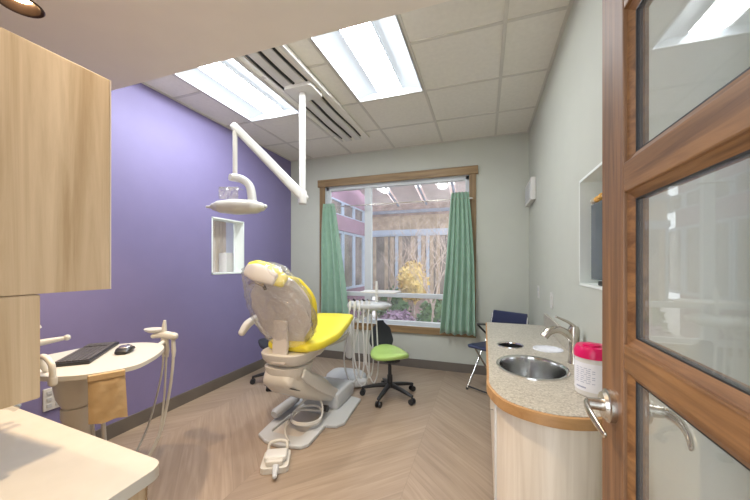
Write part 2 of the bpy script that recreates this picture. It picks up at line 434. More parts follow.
# shallow opening right wall with screen
w3 = thing('window_3', None, None, (XR, 0, 0)); del w3['label']; del w3['category']; w3['kind'] = 'structure'
bm = bmesh.new()
for a in ((RY0, RY1, RZ0, RZ0+.012), (RY0, RY1, RZ1-.012, RZ1), (RY1-.012, RY1, RZ0, RZ1), (RY0, RY0+.012, RZ0, RZ1)):
    box(bm, -.004, .129, a[0], a[1], a[2], a[3])
link('reveal', bm, 'reveal', w3)
link('back_panel', B(.12, .129, RY0, RY1, RZ0, RZ1), 'reveal', w3)
s = thing('display_screen', 'dark grey flat screen standing in the white recess of the right wall', 'screen', (XR+.045, 1.46, RZ0+.012))
link('panel', B(-.012, .012, -.135, .385, .02, .39), 'screen', s, bevel=.003)
link('foot', B(-.03, .03, .0, .22, 0, .02), 'blackp', s, bevel=.003)
fl = thing('flower_garland', 'orange and cream flower garland along the top of the dark screen', 'garland', (XR+.045, 1.46, RZ0+.402))
for i in range(9):
    bm = bmesh.new()
    for j in range(7):
        a = j*2*pi/7
        bmesh.ops.create_icosphere(bm, subdivisions=1, radius=.011, matrix=Matrix.Translation((.0+.010*cos(a), .012*sin(a), .016)))
    bmesh.ops.create_icosphere(bm, subdivisions=1, radius=.013, matrix=Matrix.Translation((-.006, 0, .022)))
    f_ = link('flower', bm, 'flower' if i % 3 else 'cream', fl, smooth=True, loc=(0, .37-i*.056, random.uniform(-.003, .004)))

# ---- troffers
def troffer(x0, x1, label):
    r = thing('ceiling_light', label, 'ceiling light', ((x0+x1)/2, (LY0+LY1)/2, ZC), 0, 'recessed ceiling lights')
    hw = (x1-x0)/2; hl = (LY1-LY0)/2
    bm = bmesh.new()
    plate(rect(-hw+.006, hw-.006, -hl+.006, hl-.006), [rect(-hw+.018, hw-.018, -hl+.018, hl-.018)], -.006, .012, bm=bm)
    link('frame', bm, 'enamel', r)
    bm = bmesh.new()
    for sx in (-1, 1):                          # curved reflector wings
        n = 8; prof = [(sx*(hw-.018-(hw-.125)*k/n), .010+.045*sin(pi*.5*k/n)) for k in range(n+1)]
        for (xa, za), (xb, zb) in zip(prof, prof[1:]):
            vs = [bm.verts.new(p) for p in ((xa, -hl+.02, za), (xb, -hl+.02, zb), (xb, hl-.02, zb), (xa, hl-.02, za))]; bm.faces.new(vs)
    box(bm, -hw+.02, hw-.02, -hl+.008, -hl+.022, 0, .10); box(bm, -hw+.02, hw-.02, hl-.022, hl-.008, 0, .10)
    box(bm, -hw+.01, hw-.01, -hl+.01, hl-.01, .10, .11)
    link('reflector', bm, 'wing', r, smooth=True)
    bm = bmesh.new()                            # bowed lens basket down the middle
    n = 10; pr_ = [(-.105+.21*k/n, .050-.042*sin(pi*k/n)) for k in range(n+1)]
    for (xa, za), (xb, zb) in zip(pr_, pr_[1:]):
        bm.faces.new([bm.verts.new(p) for p in ((xa, -hl+.05, za), (xb, -hl+.05, zb), (xb, hl-.05, zb), (xa, hl-.05, za))])
    for y in (-hl+.05, hl-.05):
        bm.faces.new([bm.verts.new((x, y, z)) for x, z in pr_])
    link('lens', bm, 'lamp', r)
    bm = bmesh.new()
    for sx in (-.108, .108): box(bm, sx-.003, sx+.003, -hl+.02, hl-.02, .040, .060)
    link('lens_rail', bm, 'enamel', r)
    return r
troffer(*LT[0], 'long recessed ceiling light close to the purple wall')
troffer(*LT[1], 'long recessed ceiling light right of the black-slotted track')
# ---- downlight
d = thing('downlight', 'round warm recessed downlight in the lowered ceiling above the oak cabinet', 'downlight', (DLX, DLY, ZS))
link('trim_ring', LA([(.066, .002), (.076, -.004), (.080, 0), (.080, .002)], seg=40, capt=False, capb=False), 'baffle', d, smooth=True)
link('baffle', LA([(.066, -.001), (.052, .02), (.040, .045)], seg=40, capt=False, capb=False), 'baffle', d, smooth=True)
link('lamp', LA([(.042, .034), (.030, .026), (.001, .022)], seg=32, capb=False), 'dl', d, smooth=True)
L_ = bpy.data.lights.new('downlight_spot', 'SPOT'); L_.energy = 34; L_.color = (1, .76, .5); L_.spot_size = radians(105); L_.spot_blend = .7; L_.shadow_soft_size = .04
d2 = d.copy(); COL.objects.link(d2); d2.location = (-.80, .80, ZS); d2['label'] = 'added warm downlight out of view, lighting the front of the floor'  # unseen copy added to brighten the near floor
for c_ in list(d.children):
    q_ = c_.copy(); COL.objects.link(q_); q_.parent = d2
L2_ = L_.copy(); L2_.energy = 34; l2 = bpy.data.objects.new('downlight_spot', L2_); COL.objects.link(l2); l2.parent = d2; l2.location = (0, 0, .008)
lo = bpy.data.objects.new('downlight_spot', L_); COL.objects.link(lo); lo.parent = d; lo.location = (0, 0, .008)

# ---- track and dental light
TX = -1.42
t = thing('ceiling_track', 'white ceiling track with black slots running between the ceiling lights', 'track', (TX, 0, ZC))
bm = bmesh.new(); box(bm, -.17, .17, YS+.0, 3.42, -.030, -.006)
link('rail', bm, 'tile', t, bevel=.004)
for i, x in enumerate((-.135, -.02, .095)):
    bm = bmesh.new()
    pts = [(x+.006*sin(y*7+i), YS+.01+y, -.031) for y in [k*.1 for k in range(20)]]
    tube(bm, pts, .010 if i != 1 else .012, 6)
    link('slot', bm, 'slot', t)
for x0_, x1_ in ((-.118, -.04), (0, .078), (-.17, -.152)): link('channel', B(x0_, x1_, YS+.02, 3.40, -.040, -.029), 'white', t, bevel=.004)
link('cover_strip', B(.145, .175, YS+.01, 2.42, -.045, -.028), 'white', t, bevel=.003)
mp = thing('dental_lamp', 'white overhead examination lamp on a jointed arm hung from the ceiling track', 'examination lamp', (TX, 2.27, ZC-.031))
link('mount_plate', plate(rrect(-.12, .13, -.10, .12, .03), [], -.035, -.002), 'white', mp, bevel=.004)
pz = 1.86-(ZC-.031)
link('pole', T([(0, 0, -.03), (0, 0, pz-.06)], .026, 20), 'white', mp, smooth=True)
E_ = Vector((-1.79, 1.92, 2.335))-Vector((TX, 2.27, ZC-.031))
J_ = Vector((0, 0, pz-.0))
bm = bmesh.new(); lathe(bm, [(.034, -.07), (.036, -.06), (.036, .03), (.03, .045)], 20, (0, 0, pz))
link('joint', bm, 'white', mp, smooth=True, bevel=.003)
dr = (E_-J_).normalized(); sd = dr.cross(Vector((0, 0, 1))).normalized()
link('spring_arm', sweep([J_+Vector((0, 0, -.01))-dr*.02, J_.lerp(E_, .5), E_+dr*.01], [.052, .050, .044], [.078, .070, .056], S=sd, e=3.5), 'white', mp, smooth=True)
link('arm_cover', sweep([J_+Vector((0, 0, .028))+dr*.06, J_.lerp(E_, .5)+Vector((0, 0, .024)), E_+Vector((0, 0, .014))-dr*.08], [.030, .028, .026], [.03, .028, .022], S=sd, e=3), 'offw', mp, smooth=True)
hz = 1.955-(ZC-.031)
link('drop_rod', T([E_+Vector((0, 0, -.02)), (E_.x, E_.y, hz)], .017, 14), 'offw', mp, smooth=True)
# yoke: bends from the rod down to the right hand end of the head (head lies across the view)
ax = Vector((.945, .327, 0)); H = Vector((E_.x, E_.y, hz))
link('knuckle', (lambda bm: (tube(bm, [H+Vector((-.02, -.03, -.005)), H+Vector((.0, .03, -.005))], .026, 16), bm)[-1])(bmesh.new()), 'offw', mp, smooth=True)
link('yoke', sweep([H-ax*.01, H+ax*.06+Vector((0, 0, -.02)), H+ax*.115+Vector((0, 0, -.075)), H+ax*.135+Vector((0, 0, -.205))], [.06, .07, .07, .08], [.055, .058, .056, .056], S=Vector((-.327, .945, 0)), e=3), 'white', mp, smooth=True)
hc = H+ax*.015+Vector((0, 0, -.225))
link('lamp_head', sweep([hc-ax*.165, hc-ax*.11, hc, hc+ax*.12, hc+ax*.18], [.09, .16, .19, .17, .10], [.06, .092, .112, .10, .066], S=Vector((-.327, .945, 0)), e=2.4), 'offw', mp, smooth=True)
link('reflector_lens', sweep([hc-ax*.11+Vector((0, 0, -.022)), hc+Vector((0, 0, -.030)), hc+ax*.10+Vector((0, 0, -.022))], [.09, .13, .09], [.03, .036, .03], S=Vector((-.327, .945, 0)), e=2.4), 'greyw', mp, smooth=True)
link('handle', sweep([hc-ax*.19, hc-ax*.225], .028, .020, S=Vector((-.327, .945, 0))), 'white', mp, smooth=True)
link('handle', sweep([hc+ax*.17+Vector((0, 0, .012)), hc+ax*.215+Vector((0, 0, .004))], [.05, .04], [.034, .028], S=Vector((-.327, .945, 0))), 'white', mp, smooth=True)
bm = bmesh.new(); R_ = Matrix(((.945, -.327, 0, hc.x), (.327, .945, 0, hc.y), (0, 0, 1, hc.z), (0, 0, 0, 1)))
box(bm, -.115, .03, -.05, -.047, .05, .14, rot=R_); box(bm, -.115, .03, -.05, .05, .138, .141, rot=R_)
link('splash_shield', bm, 'film', mp)

# ---- curtain rod + curtains
cr = thing('curtain_rod', 'thin silver curtain rod across the window above the green curtains', 'curtain rod', (0, YB-.075, 0))
link('rod', T([(-2.02, 0, 2.055), (-.16, 0, 2.055)], .007, 10), 'nickel', cr, smooth=True)
link('bracket', T([(-2.0, 0, 2.055), (-2.0, .052, 2.055)], .008), 'steel', cr); link('bracket', T([(-.19, 0, 2.055), (-.19, .052, 2.055)], .008), 'steel', cr)
link('finial', T([(-2.05, 0, 2.055), (-2.02, 0, 2.055)], .012), 'steel', cr, smooth=True)
link('finial', T([(-.16, 0, 2.055), (-.13, 0, 2.055)], .012), 'steel', cr, smooth=True)
def curtain(xt0, xt1, xb0, xb1, z1, z0, label, seed, folds):
    rnd = random.Random(seed); bm = bmesh.new(); nu, nv = 90, 26
    ph = [rnd.uniform(0, 6) for _ in range(4)]; g = []
    for j in range(nv+1):
        v = j/nv; row = []
        e = v**.75
        a = xt0+(xb0-xt0)*e; b = xt1+(xb1-xt1)*e
        for i in range(nu+1):
            u = i/nu
            amp = .018+.022*v
            y = amp*(sin(2*pi*folds*u+ph[0]+.5*sin(3*v+ph[1]))+.16*sin(2*pi*folds*2.3*u+ph[2]))
            row.append(bm.verts.new((a+(b-a)*u+.008*sin(5*v+ph[3]), y, z1+(z0-z1)*v+.006*sin(11*u)*v)))
        g.append(row)
    for j in range(nv):
        for i in range(nu): bm.faces.new([g[j][i], g[j][i+1], g[j+1][i+1], g[j+1][i]])
    o = link('curtain', bm, 'curtain', smooth='all'); o.location = (0, YB-.095, 0)
    md = o.modifiers.new('thickness', 'SOLIDIFY'); md.thickness = .003
    return tag(o, label, 'curtain')
curtain(-2.07, -1.90, -2.13, -1.70, 2.10, .60, 'sage green curtain gathered at the left side of the window', 3, 4)
curtain(-.36, -.17, -.49, -.09, 2.13, .47, 'sage green curtain gathered at the right side of the window', 5, 5)

# ---- small wall fittings
o = thing('wall_box', 'white box mounted high on the right wall near the back corner', 'wall box', (XR, 3.63, 1.92))
link('cover', B(-.045, 0, -.24, .22, -.0, .22), 'white', o, bevel=.006); link('face', B(-.05, -.044, -.19, .17, .03, .19), 'greyw', o, bevel=.002)
def wallplate(name, loc, label, cat, ry, sw):
    r = thing(name, label, cat, loc, ry)
    link('plate', B(-.006, 0, -.036, .036, -.058, .058), 'white', r, bevel=.002)
    if sw: link('rocker', B(-.011, -.005, -.016, .016, -.032, .032), 'white', r, bevel=.002)
    else:
        for z in (-.024, .024): link('socket', B(-.009, -.005, -.017, .017, z-.015, z+.015), 'greyw', r, bevel=.002)
    return r
wallplate('power_outlet', (XR, 3.22, 1.04), 'white double outlet on the right wall nearest the back corner', 'outlet', 0, False)
wallplate('light_switch', (XR, 2.62, 1.03), 'white switch plate on the right wall above the worktop backsplash', 'switch', 0, True)
r = thing('socket_plate', 'white service socket plate low on the purple wall behind the tray column', 'socket plate', (XL, 1.245, .435))
link('plate', B(0, .010, -.05, .05, -.07, .07), 'white', r, bevel=.002)
for y in (-.022, .022):
    for z in (-.04, 0, .04): link('port', B(.009, .014, y-.012, y+.012, z-.011, z+.011), 'greyw', r, bevel=.001)

# ================================================================== GLASS DOOR
DX, DT = .272, .044
dr_ = thing('door_1', None, None, (DX, -.03, 0)); del dr_['label']; del dr_['category']; dr_['kind'] = 'structure'
DW, DH = .944, 2.10                                            # along +Y from the hinge
ST = .124
rails = [(.0, .22), (.62, .70), (1.082, 1.136), (1.450, 1.512), (1.83, 2.10)]
bm = bmesh.new(); box(bm, 0, DT, 0, ST, 0.01, DH)
link('hinge_stile', bm, 'doorv', dr_, bevel=.003)
link('latch_stile', B(0, DT, DW-ST, DW, .01, DH), 'doorv', dr_, bevel=.003)
for a, b in rails:
    link('rail', B(0.001, DT-.001, ST, DW-ST, max(a, .01), b), 'doorh', dr_, bevel=.003)
y0, y1 = ST, DW-ST
for (a0, a), (b, b1) in zip(rails, rails[1:]):
    bm = bmesh.new()
    plate(rect(y0-.001, y1+.001, a-.001, b+.001), [rect(y0+.016, y1-.016, a+.016, b-.016)], .0276, DT-.006, mtx=YZ, bm=bm)
    for sx0, sx1, gx0, gx1 in ((0, .016, .016, .019),):
        # sloping glazing bead: 4 wedge prisms round the lite
        for (p, q, inn) in (((y0, a), (y1, a), 'b'), ((y0, b), (y1, b), 't'), ((y0, a), (y0, b), 'l'), ((y1, a), (y1, b), 'r')):
            wd = .016; out = sx0 if sx0 == 0 else sx1; dp = .017 if sx0 == 0 else -.017
            def P(y, z, x): return bm.verts.new((x, y, z))
            d2 = {'b': (0, wd), 't': (0, -wd), 'l': (wd, 0), 'r': (-wd, 0)}[inn]
            m1 = {'b': (wd, 0), 't': (wd, 0), 'l': (0, wd), 'r': (0, wd)}[inn]
            A0 = P(p[0], p[1], out+.008*(1 if dp > 0 else -1)); A1 = P(q[0], q[1], out+.008*(1 if dp > 0 else -1))
            B0 = P(p[0]+d2[0]+m1[0], p[1]+d2[1]+m1[1], out+dp); B1 = P(q[0]+d2[0]-m1[0], q[1]+d2[1]-m1[1], out+dp)
            C0 = P(p[0], p[1], out+dp); C1 = P(q[0], q[1], out+dp)
            bm.faces.new([A0, A1, B1, B0]); bm.faces.new([B0, B1, C1, C0]); bm.faces.new([A0, B0, C0]); bm.faces.new([A1, C1, B1]); bm.faces.new([A0, C0, C1, A1])
    link('glazing_bead', bm, 'edge' if False else 'doorh', dr_)
    bm = plate(rect(y0+.010, y1-.010, a+.010, b-.010), [rect(y0+.0178, y1-.0178, a+.0178, b-.0178)], .0165, .0275, mtx=YZ)
    link('gasket', bm, 'gasket', dr_)
    link('pane', B(.0195, .0245, y0+.012, y1-.012, a+.012, b-.012), 'dglass', dr_)
def lever(sx):
    b = sx
    HY, HZ = DW-.066, .982; x = 0 if sx < 0 else DT
    o = link('rose', (lambda bm: (tube(bm, [(x, HY, HZ), (x+b*.011, HY, HZ), (x+b*.013, HY, HZ), (x+b*.020, HY, HZ), (x+b*.0201, HY, HZ), (x+b*.048, HY, HZ)],
             [.036, .036, .031, .028, .0135, .0125], 32), bm)[-1])(bmesh.new()), 'nickel', dr_, smooth=True)
    P = [(x+b*.044, HY+.012, HZ), (x+b*.052, HY-.010, HZ+.001), (x+b*.056, HY-.045, HZ+.0), (x+b*.053, HY-.078, HZ-.008), (x+b*.046, HY-.104, HZ-.020)]
    link('lever', sweep(P, [.010, .012, .010, .009, .008], [.016, .022, .020, .019, .015], S=(1, 0, 0), e=2.4, seg=16), 'nickel', o, smooth=True)
lever(-1); lever(1)
for z in (.25, 1.05, 1.85): link('hinge', T([(.022, -.006, z-.05), (.022, -.006, z+.05)], .007), 'nickel', dr_)
# door jamb
bm = bmesh.new(); box(bm, .315, .345, YE-.16, YE+.02, 0, 2.14); box(bm, -.655, -.62, YE-.16, YE+.02, 0, 2.14); box(bm, -.655, .345, YE-.16, YE+.02, 2.115, 2.16)
struct(link('trim_4', bm, 'doorv'))

# ================================================================== RIGHT-HAND SINK COUNTER
ZW = .80
def counter_outline(o=0.0):
    # from far wall corner round the curved near end
    pts = [(XR-.001, 2.86), (.02+o, 2.86), (.02+o, 1.50)]
    P = [(.02, 1.50), (.022, 1.40), (.066, 1.275), (.14, 1.215), (.237, 1.19), (.342, 1.215), (.42, 1.27), (XR-.001, 1.335)]
    Q = smoothpath([(x, y, 0) for x, y in P], 5)
    c = Vector((.24, 1.6, 0))
    for q in Q[1:]:
        d_ = (q-c); 
        if o: q = q-d_.normalized()*o
        pts.append((min(q.x, XR-.001), q.y))
    return pts
SX, SY, SRX, SRY = .215, 1.695, .160, .190
H1, H2 = (.150, 2.10, .078), (.350, 2.075, .080)
cw = thing('stone_counter', 'speckled beige counter with a curved end and honey wood edge along the right wall', 'counter', (0, 0, 0))
link('worktop', plate(counter_outline(), [circ(SX, SY, SRX-.012, 40, SRY-.012), circ(H1[0], H1[1], H1[2]-.006), circ(H2[0], H2[1], H2[2]-.006)], ZW-.035, ZW), 'terr', cw)
# wood edge: ribbon following the outline
def ribbon(out, z0, z1, th, s=1):
    bm = bmesh.new(); n = len(out); V = []
    for i, (x, y) in enumerate(out):
        a = Vector(out[max(i-1, 0)]); b = Vector(out[min(i+1, n-1)]); t_ = (b-a).normalized(); nn = Vector((t_.y, -t_.x))*s
        V.append([bm.verts.new((x, y, z0)), bm.verts.new((x, y, z1)), bm.verts.new((x+nn.x*th, y+nn.y*th, z1-.002)), bm.verts.new((x+nn.x*th, y+nn.y*th, z0+.002))])
    for a, b in zip(V, V[1:]):
        for k in range(4): bm.faces.new([a[k], a[(k+1) % 4], b[(k+1) % 4], b[k]])
    bm.faces.new(V[0]); bm.faces.new(V[-1]); return bm
ol = counter_outline()[1:]
link('wood_edge', ribbon(ol, ZW-.044, ZW-.002, .010, 1), 'edge', cw, smooth=True)
link('backsplash', B(XR-.018, XR, 1.75, 2.86, ZW, ZW+.10), 'terr', cw, bevel=.002)
cb = thing('sink_cabinet', 'whitened oak sink cabinet with a curved end under the speckled counter', 'cabinet', (0, 0, 0))
bo = counter_outline(.03)
body = [(x, min(y, 2.84)) for x, y in bo]
i0 = next(i for i, p in enumerate(body) if p[1] < 1.36)
bm = bmesh.new()
link('carcass', plate([(x+.0, y) for x, y in counter_outline(.045)], [circ(SX, SY, SRX+.004, 40, SRY+.004), circ(H1[0], H1[1], .09), circ(H2[0], H2[1], .085)] , .09, ZW-.036), 'oak2', cb)
link('toe_kick', plate(counter_outline(.085), [], 0, .09), 'base', cb)
curve = [p for p in body[2:] if p[1] < 1.40]
link('curved_panel', ribbon(curve, .09, ZW-.047, .012, -1), 'oak2', cb, smooth=True)
for a, b in ((1.455, 1.90), (1.905, 2.37), (2.375, 2.835)):
    d_ = link('cabinet_door', B(.046, .064, a, b, .095, ZW-.05), 'oak2', cb, bevel=.002)
    link('handle', T([(.046, b-.05, .62), (.028, b-.05, .62), (.028, b-.05, .50), (.046, b-.05, .50)], .004, 8), 'steel', d_, smooth=True)
link('edge_post', B(.040, .060, 1.405, 1.45, .09, ZW-.047), 'white', cb, bevel=.002)
# sink
sk = thing('sink', 'oval stainless steel sink set in the speckled counter', 'sink', (SX, SY, ZW))
prof = [(1.0, .0), (.995, .006), (.95, .007), (.90, .002), (.885, -.01), (.88, -.13), (.84, -.175), (.66, -.195), (.15, -.202), (.12, -.206)]
bm = bmesh.new(); rr = []
for s_, z in prof: rr.append([Vector((SRX*s_*cos(2*pi*k/48), SRY*s_*sin(2*pi*k/48), z)) for k in range(48)])
loft(bm, rr, caps=False); link('basin', bm, 'steel', sk, smooth=True)
link('drain', LA([(.03, -.205), (.028, -.198), (.012, -.201), (.001, -.201)], seg=24), 'chrome', sk, smooth=True)
# trash rings
def hole_ring(name, h, m, inn, label, cat, dark):
    r = thing(name, label, cat, (h[0], h[1], ZW))
    link('rim', LA([(h[2], 0), (h[2]-.001, .004), (h[2]-.007, .004), (h[2]-.009, 0), (h[2]-.010, -.05)], seg=40, capt=False, capb=False), m, r, smooth=True)
    link('liner', LA([(h[2]-.011, .001), (h[2]-.030, -.004), (.001, -.006)] if not dark else [(h[2]-.011, -.003), (h[2]-.02, -.12), (.001, -.12)], seg=32, capb=False), inn, r, smooth=True)
hole_ring('waste_chute', H1, 'chrome', 'slot', 'round dark waste chute with a steel rim set in the counter', 'waste chute', True)
hole_ring('waste_opening', H2, 'label', 'label', 'round white rimmed opening in the counter beside the faucet', 'waste opening', False)
# faucet
fx, fy = .425, 1.83
fc = thing('faucet', 'brushed nickel single-handle faucet behind the oval sink', 'faucet', (fx, fy, ZW))
link('body', LA([(.028, 0), (.027, .006), (.024, .02), (.022, .08), (.025, .13), (.027, .165), (.020, .185), (.004, .19)], seg=24), 'nickel', fc, smooth=True)
dv = Vector((-.86, -.22, 0)).normalized(); up = Vector((0, 0, 1))
link('spout', T([dv*.0+up*.10, dv*.03+up*.15, dv*.075+up*.175, dv*.12+up*.165, dv*.15+up*.135], [.015, .018, .018, .0165, .015]*1, 14) if False else
     (lambda bm: (tube(bm, smoothpath([dv*0+up*.10, dv*.03+up*.145, dv*.075+up*.168, dv*.118+up*.158, dv*.145+up*.130], 5), [.0195]*21, 14), bm)[-1])(bmesh.new()), 'nickel', fc, smooth=True)
link('lever', sweep([up*.185, dv*.03+up*.208, dv*.085+up*.232], [.030, .022, .018], [.020, .014, .010], S=dv.cross(up), e=2.4, seg=16), 'nickel', fc, smooth=True)
# wipes canister
cn = thing('wipes_canister', 'white wipes canister with a magenta lid standing on the counter by the door', 'canister', (.400, 1.430, ZW+.0005))
cn.scale = (.98, .98, .96)
link('tub', LA([(.060, 0), (.064, .004), (.065, .15), (.066, .158)], seg=40), 'white', cn, smooth=True)
link('lid', LA([(.0685, .150), (.069, .172), (.063, .186), (.060, .192), (.045, .194)], seg=40), 'pink', cn, smooth=True)
lb = LA([(.0656, .022), (.0660, .132)], seg=60, capt=False, capb=False); link('printed_label', lb, 'label', cn, smooth=True)
bm = bmesh.new()
for i in range(9):                                        # lines of small print on the camera side
    z = .112-i*.008; a0, a1 = radians(196), radians(258 if i % 3 else 246)
    if i == 8: z = .036; a1 = radians(232)
    th = .0012 if i < 8 else .003
    n = 14
    for k in range(n):
        if k % 4 == 3 and i < 8: continue
        a = a0+(a1-a0)*k/n; b = a0+(a1-a0)*(k+.9)/n; R = .0664
        bm.faces.new([bm.verts.new((R*cos(q), R*sin(q), zz)) for q, zz in ((a, z-th), (b, z-th), (b, z+th), (a, z+th))])
link('print', bm, 'print', cn)
link('lid_cap', LA([(.030, .193), (.030, .199), (.024, .203), (.001, .203)], seg=28, c=(-.012, -.012, 0)), 'pink', cn, smooth=True)

# ---- thin desk + folding chair beyond the counter
dk = thing('wall_ledge', 'thin dark ledge with a slanting brace beyond the far end of the speckled counter', 'ledge', (0, 0, 0))
link('ledge_bar', B(-.065, XR, 3.03, 3.075, .738, .750), 'blackp', dk, bevel=.002)
link('brace', T([(-.06, 3.05, .74), (.16, 3.05, .52), (XR-.01, 3.05, .46)], .009), 'blackp', dk)
fch = thing('folding_chair', 'navy blue folding chair with silver legs beyond the speckled counter', 'chair', (.12, 3.45, 0), radians(-33))
# local: faces -Y ; rotated so it faces the camera side
link('seat', sweep([(0, .20, .445), (0, 0, .452), (0, -.19, .462), (0, -.215, .452)], [.36, .40, .41, .38], [.022, .022, .024, .02], e=5), 'navy', fch, smooth=True)
link('backrest', sweep([(0, .225, .60), (0, .235, .68), (0, .25, .775)], [.40, .42, .38], [.018, .022, .018], e=6), 'navy', fch, smooth=True)
for s_ in (-1, 1):
    link('leg', T([(s_*.195, .245, .75), (s_*.205, .15, .50), (s_*.215, -.20, .012)], .010, sm=4), 'steel', fch, smooth=True)
    link('leg', T([(s_*.19, -.12, .44), (s_*.19, .24, .012)], .010), 'steel', fch, smooth=True)
    link('foot_cap', LA([(.013, 0), (.013, .02)], seg=12, c=(s_*.215, -.20, 0)), 'blackp', fch)
    link('foot_cap', LA([(.013, 0), (.013, .02)], seg=12, c=(s_*.19, .24, 0)), 'blackp', fch)
link('crossbar', T([(-.213, -.19, .03), (.213, -.19, .03)], .008), 'blackp', fch)
link('crossbar', T([(-.19, .225, .05), (.19, .225, .05)], .007), 'steel', fch)

# ================================================================== LEFT FOREGROUND: WORKTOP + WALL CABINET
ZL = .87
lc = thing('cream_worktop', 'cream solid worktop with a rounded corner at the bottom left', 'worktop', (0, 0, 0))
R_ = [(-.658, .502), (-1.9, .582), (-1.9, YE), (-.635, YE)]
def rounded(poly, r, idx, n=6):
    out = []; m = len(poly)
    for i, p in enumerate(poly):
        if i not in idx: out.append(p); continue
        P0 = Vector(poly[i-1]); P1 = Vector(p); P2 = Vector(poly[(i+1) % m])
        a = P1+(P0-P1).normalized()*r; b = P1+(P2-P1).normalized()*r
        for k in range(n+1):
            t_ = k/n; q = a.lerp(P1, t_).lerp(P1.lerp(b, t_), t_); out.append((q.x, q.y))
    return out
link('worktop', plate(rounded(R_, .035, {0}), [], ZL-.026, ZL), 'cream', lc, smooth=True, bevel=.005)
ca = thing('base_cabinet', 'pale oak base cabinet under the cream worktop', 'cabinet', (0, 0, 0))
link('carcass', plate([(-.672, .47), (-1.89, .555), (-1.89, YE+.03), (-.655, YE+.03)], [], .09, ZL-.027), 'oak', ca, bevel=.003)
link('toe_kick', plate([(-.72, .42), (-1.88, .50), (-1.88, YE+.03), (-.70, YE+.03)], [], 0, .09), 'base', ca)
a_, b_ = Vector((-.69, .474)), Vector((-1.88, .558))
for i in range(2):
    p, q = a_.lerp(b_, i*.5+.01), a_.lerp(b_, i*.5+.49)
    o = link('cabinet_door', plate([(p.x, p.y), (q.x, q.y), (q.x, q.y+.019), (p.x, p.y+.019)], [], .10, ZL-.04), 'oak', ca, bevel=.002)
    c_ = p.lerp(q, .08 if i == 0 else .92)
    link('handle', T([(c_.x, c_.y+.018, .80), (c_.x, c_.y+.045, .80), (c_.x, c_.y+.045, .68), (c_.x, c_.y+.018, .68)], .005, 8), 'steel', o, smooth=True)
# tap of the small basin at the far left
tp = thing('basin_tap', 'chrome tap on the cream worktop at the left edge of the picture', 'tap', (-1.225, .40, ZL))
link('body', LA([(.026, 0), (.024, .01), (.017, .02), (.016, .06), (.012, .07), (.001, .072)], seg=20), 'chrome', tp, smooth=True)
link('spout', T([(0, 0, .045), (.015, .03, .062), (.02, .075, .055), (.02, .095, .04)], .011, 12, sm=4), 'chrome', tp, smooth=True)
link('handle', sweep([(0, 0, .072), (.02, .05, .082)], .022, .008, S=(1, 0, 0)), 'chrome', tp, smooth=True)
# wall cabinet: oak, end panel faces the camera's right
UX = -.90
uc = thing('wall_cabinet', 'tall pale oak wall cabinet hanging under the lowered ceiling at left', 'cabinet', (UX, YE, 0))
yd = .54-YE
link('carcass', B(-.90, -.019, 0.001, yd-.02, 1.243, 1.766), 'oak', uc)
link('end_panel', B(-.018, 0, 0.001, yd-.001, 1.238, 1.769), 'oak', uc, bevel=.001)
link('end_edge', B(-.018, 0.0005, yd-.001, yd+.0015, 1.238, 1.769), 'oak2', uc)
for i in range(2):
    o = link('cabinet_door', B(-.90+i*.44, -.90+i*.44+.437, yd-.019, yd, 1.245, 1.765), 'oak', uc, bevel=.002)
lo_ = thing('dispenser_cabinet', 'smaller pale oak dispenser box mounted below the tall wall cabinet', 'cabinet', (UX, YE, 0))
yl = .407-YE
link('end_panel', B(-.018, -.0005, 0.001, yl, 1.014, 1.237), 'oak', lo_, bevel=.004)
link('carcass', B(-.60, -.019, 0.001, yl-.015, 1.03, 1.237), 'oak', lo_)
link('front_panel', B(-.60, -.019, yl-.015, yl, 1.018, 1.235), 'oak', lo_, bevel=.002)

# ================================================================== LEFT DELIVERY COLUMN / TRAY TABLE
tt = thing('tray_column', 'cream dental side unit with an oval tabletop on a tapered column by the purple wall', 'dental unit', (-1.93, 1.05, 0))
O = Vector((-1.93, 1.05, 0))
outl = [(-1.80, .845), (-1.69, .915), (-1.615, 1.06), (-1.655, 1.18), (-1.74, 1.305), (-1.835, 1.39), (-1.95, 1.42), (-2.07, 1.385), (-2.17, 1.27), (-2.24, 1.13), (-2.24, 1.0), (-2.14, .88), (-1.97, .82)]
q = smoothpath([(x, y, 0) for x, y in outl]+[(outl[0][0], outl[0][1], 0)], 5)[:-1]
link('tabletop', plate([(p.x-O.x, p.y-O.y) for p in q], [], .782, .804), 'offw', tt, smooth=True, bevel=.006)
link('column_head', LA([(.050, .60), (.058, .615), (.074, .65), (.083, .70), (.086, .77), (.083, .782)], seg=32, c=(.03, -.06, 0), sx=1, sy=1), 'offw', tt, smooth=True)
link('column', LA([(.052, .05), (.052, .54), (.058, .55), (.058, .60)], seg=28, c=(.03, -.06, 0)), 'offw', tt, smooth=True)
link('base', LA([(.17, 0), (.17, .03), (.14, .05), (.06, .06)], seg=36, c=(0, -.05, 0), sy=1.3), 'greyw', tt, smooth=True)
link('table_handle', T([(.02, -.16, .79), (.05, -.205, .865), (.09, -.215, .892), (.14, -.22, .888), (.172, -.22, .86), (.175, -.22, .80)], .012, 12, sm=4), 'offw', tt, smooth=True)
link('handle_grip', sweep([(.172, -.218, .785), (.172, -.218, .808)], .032, .028), 'offw', tt, smooth=True)
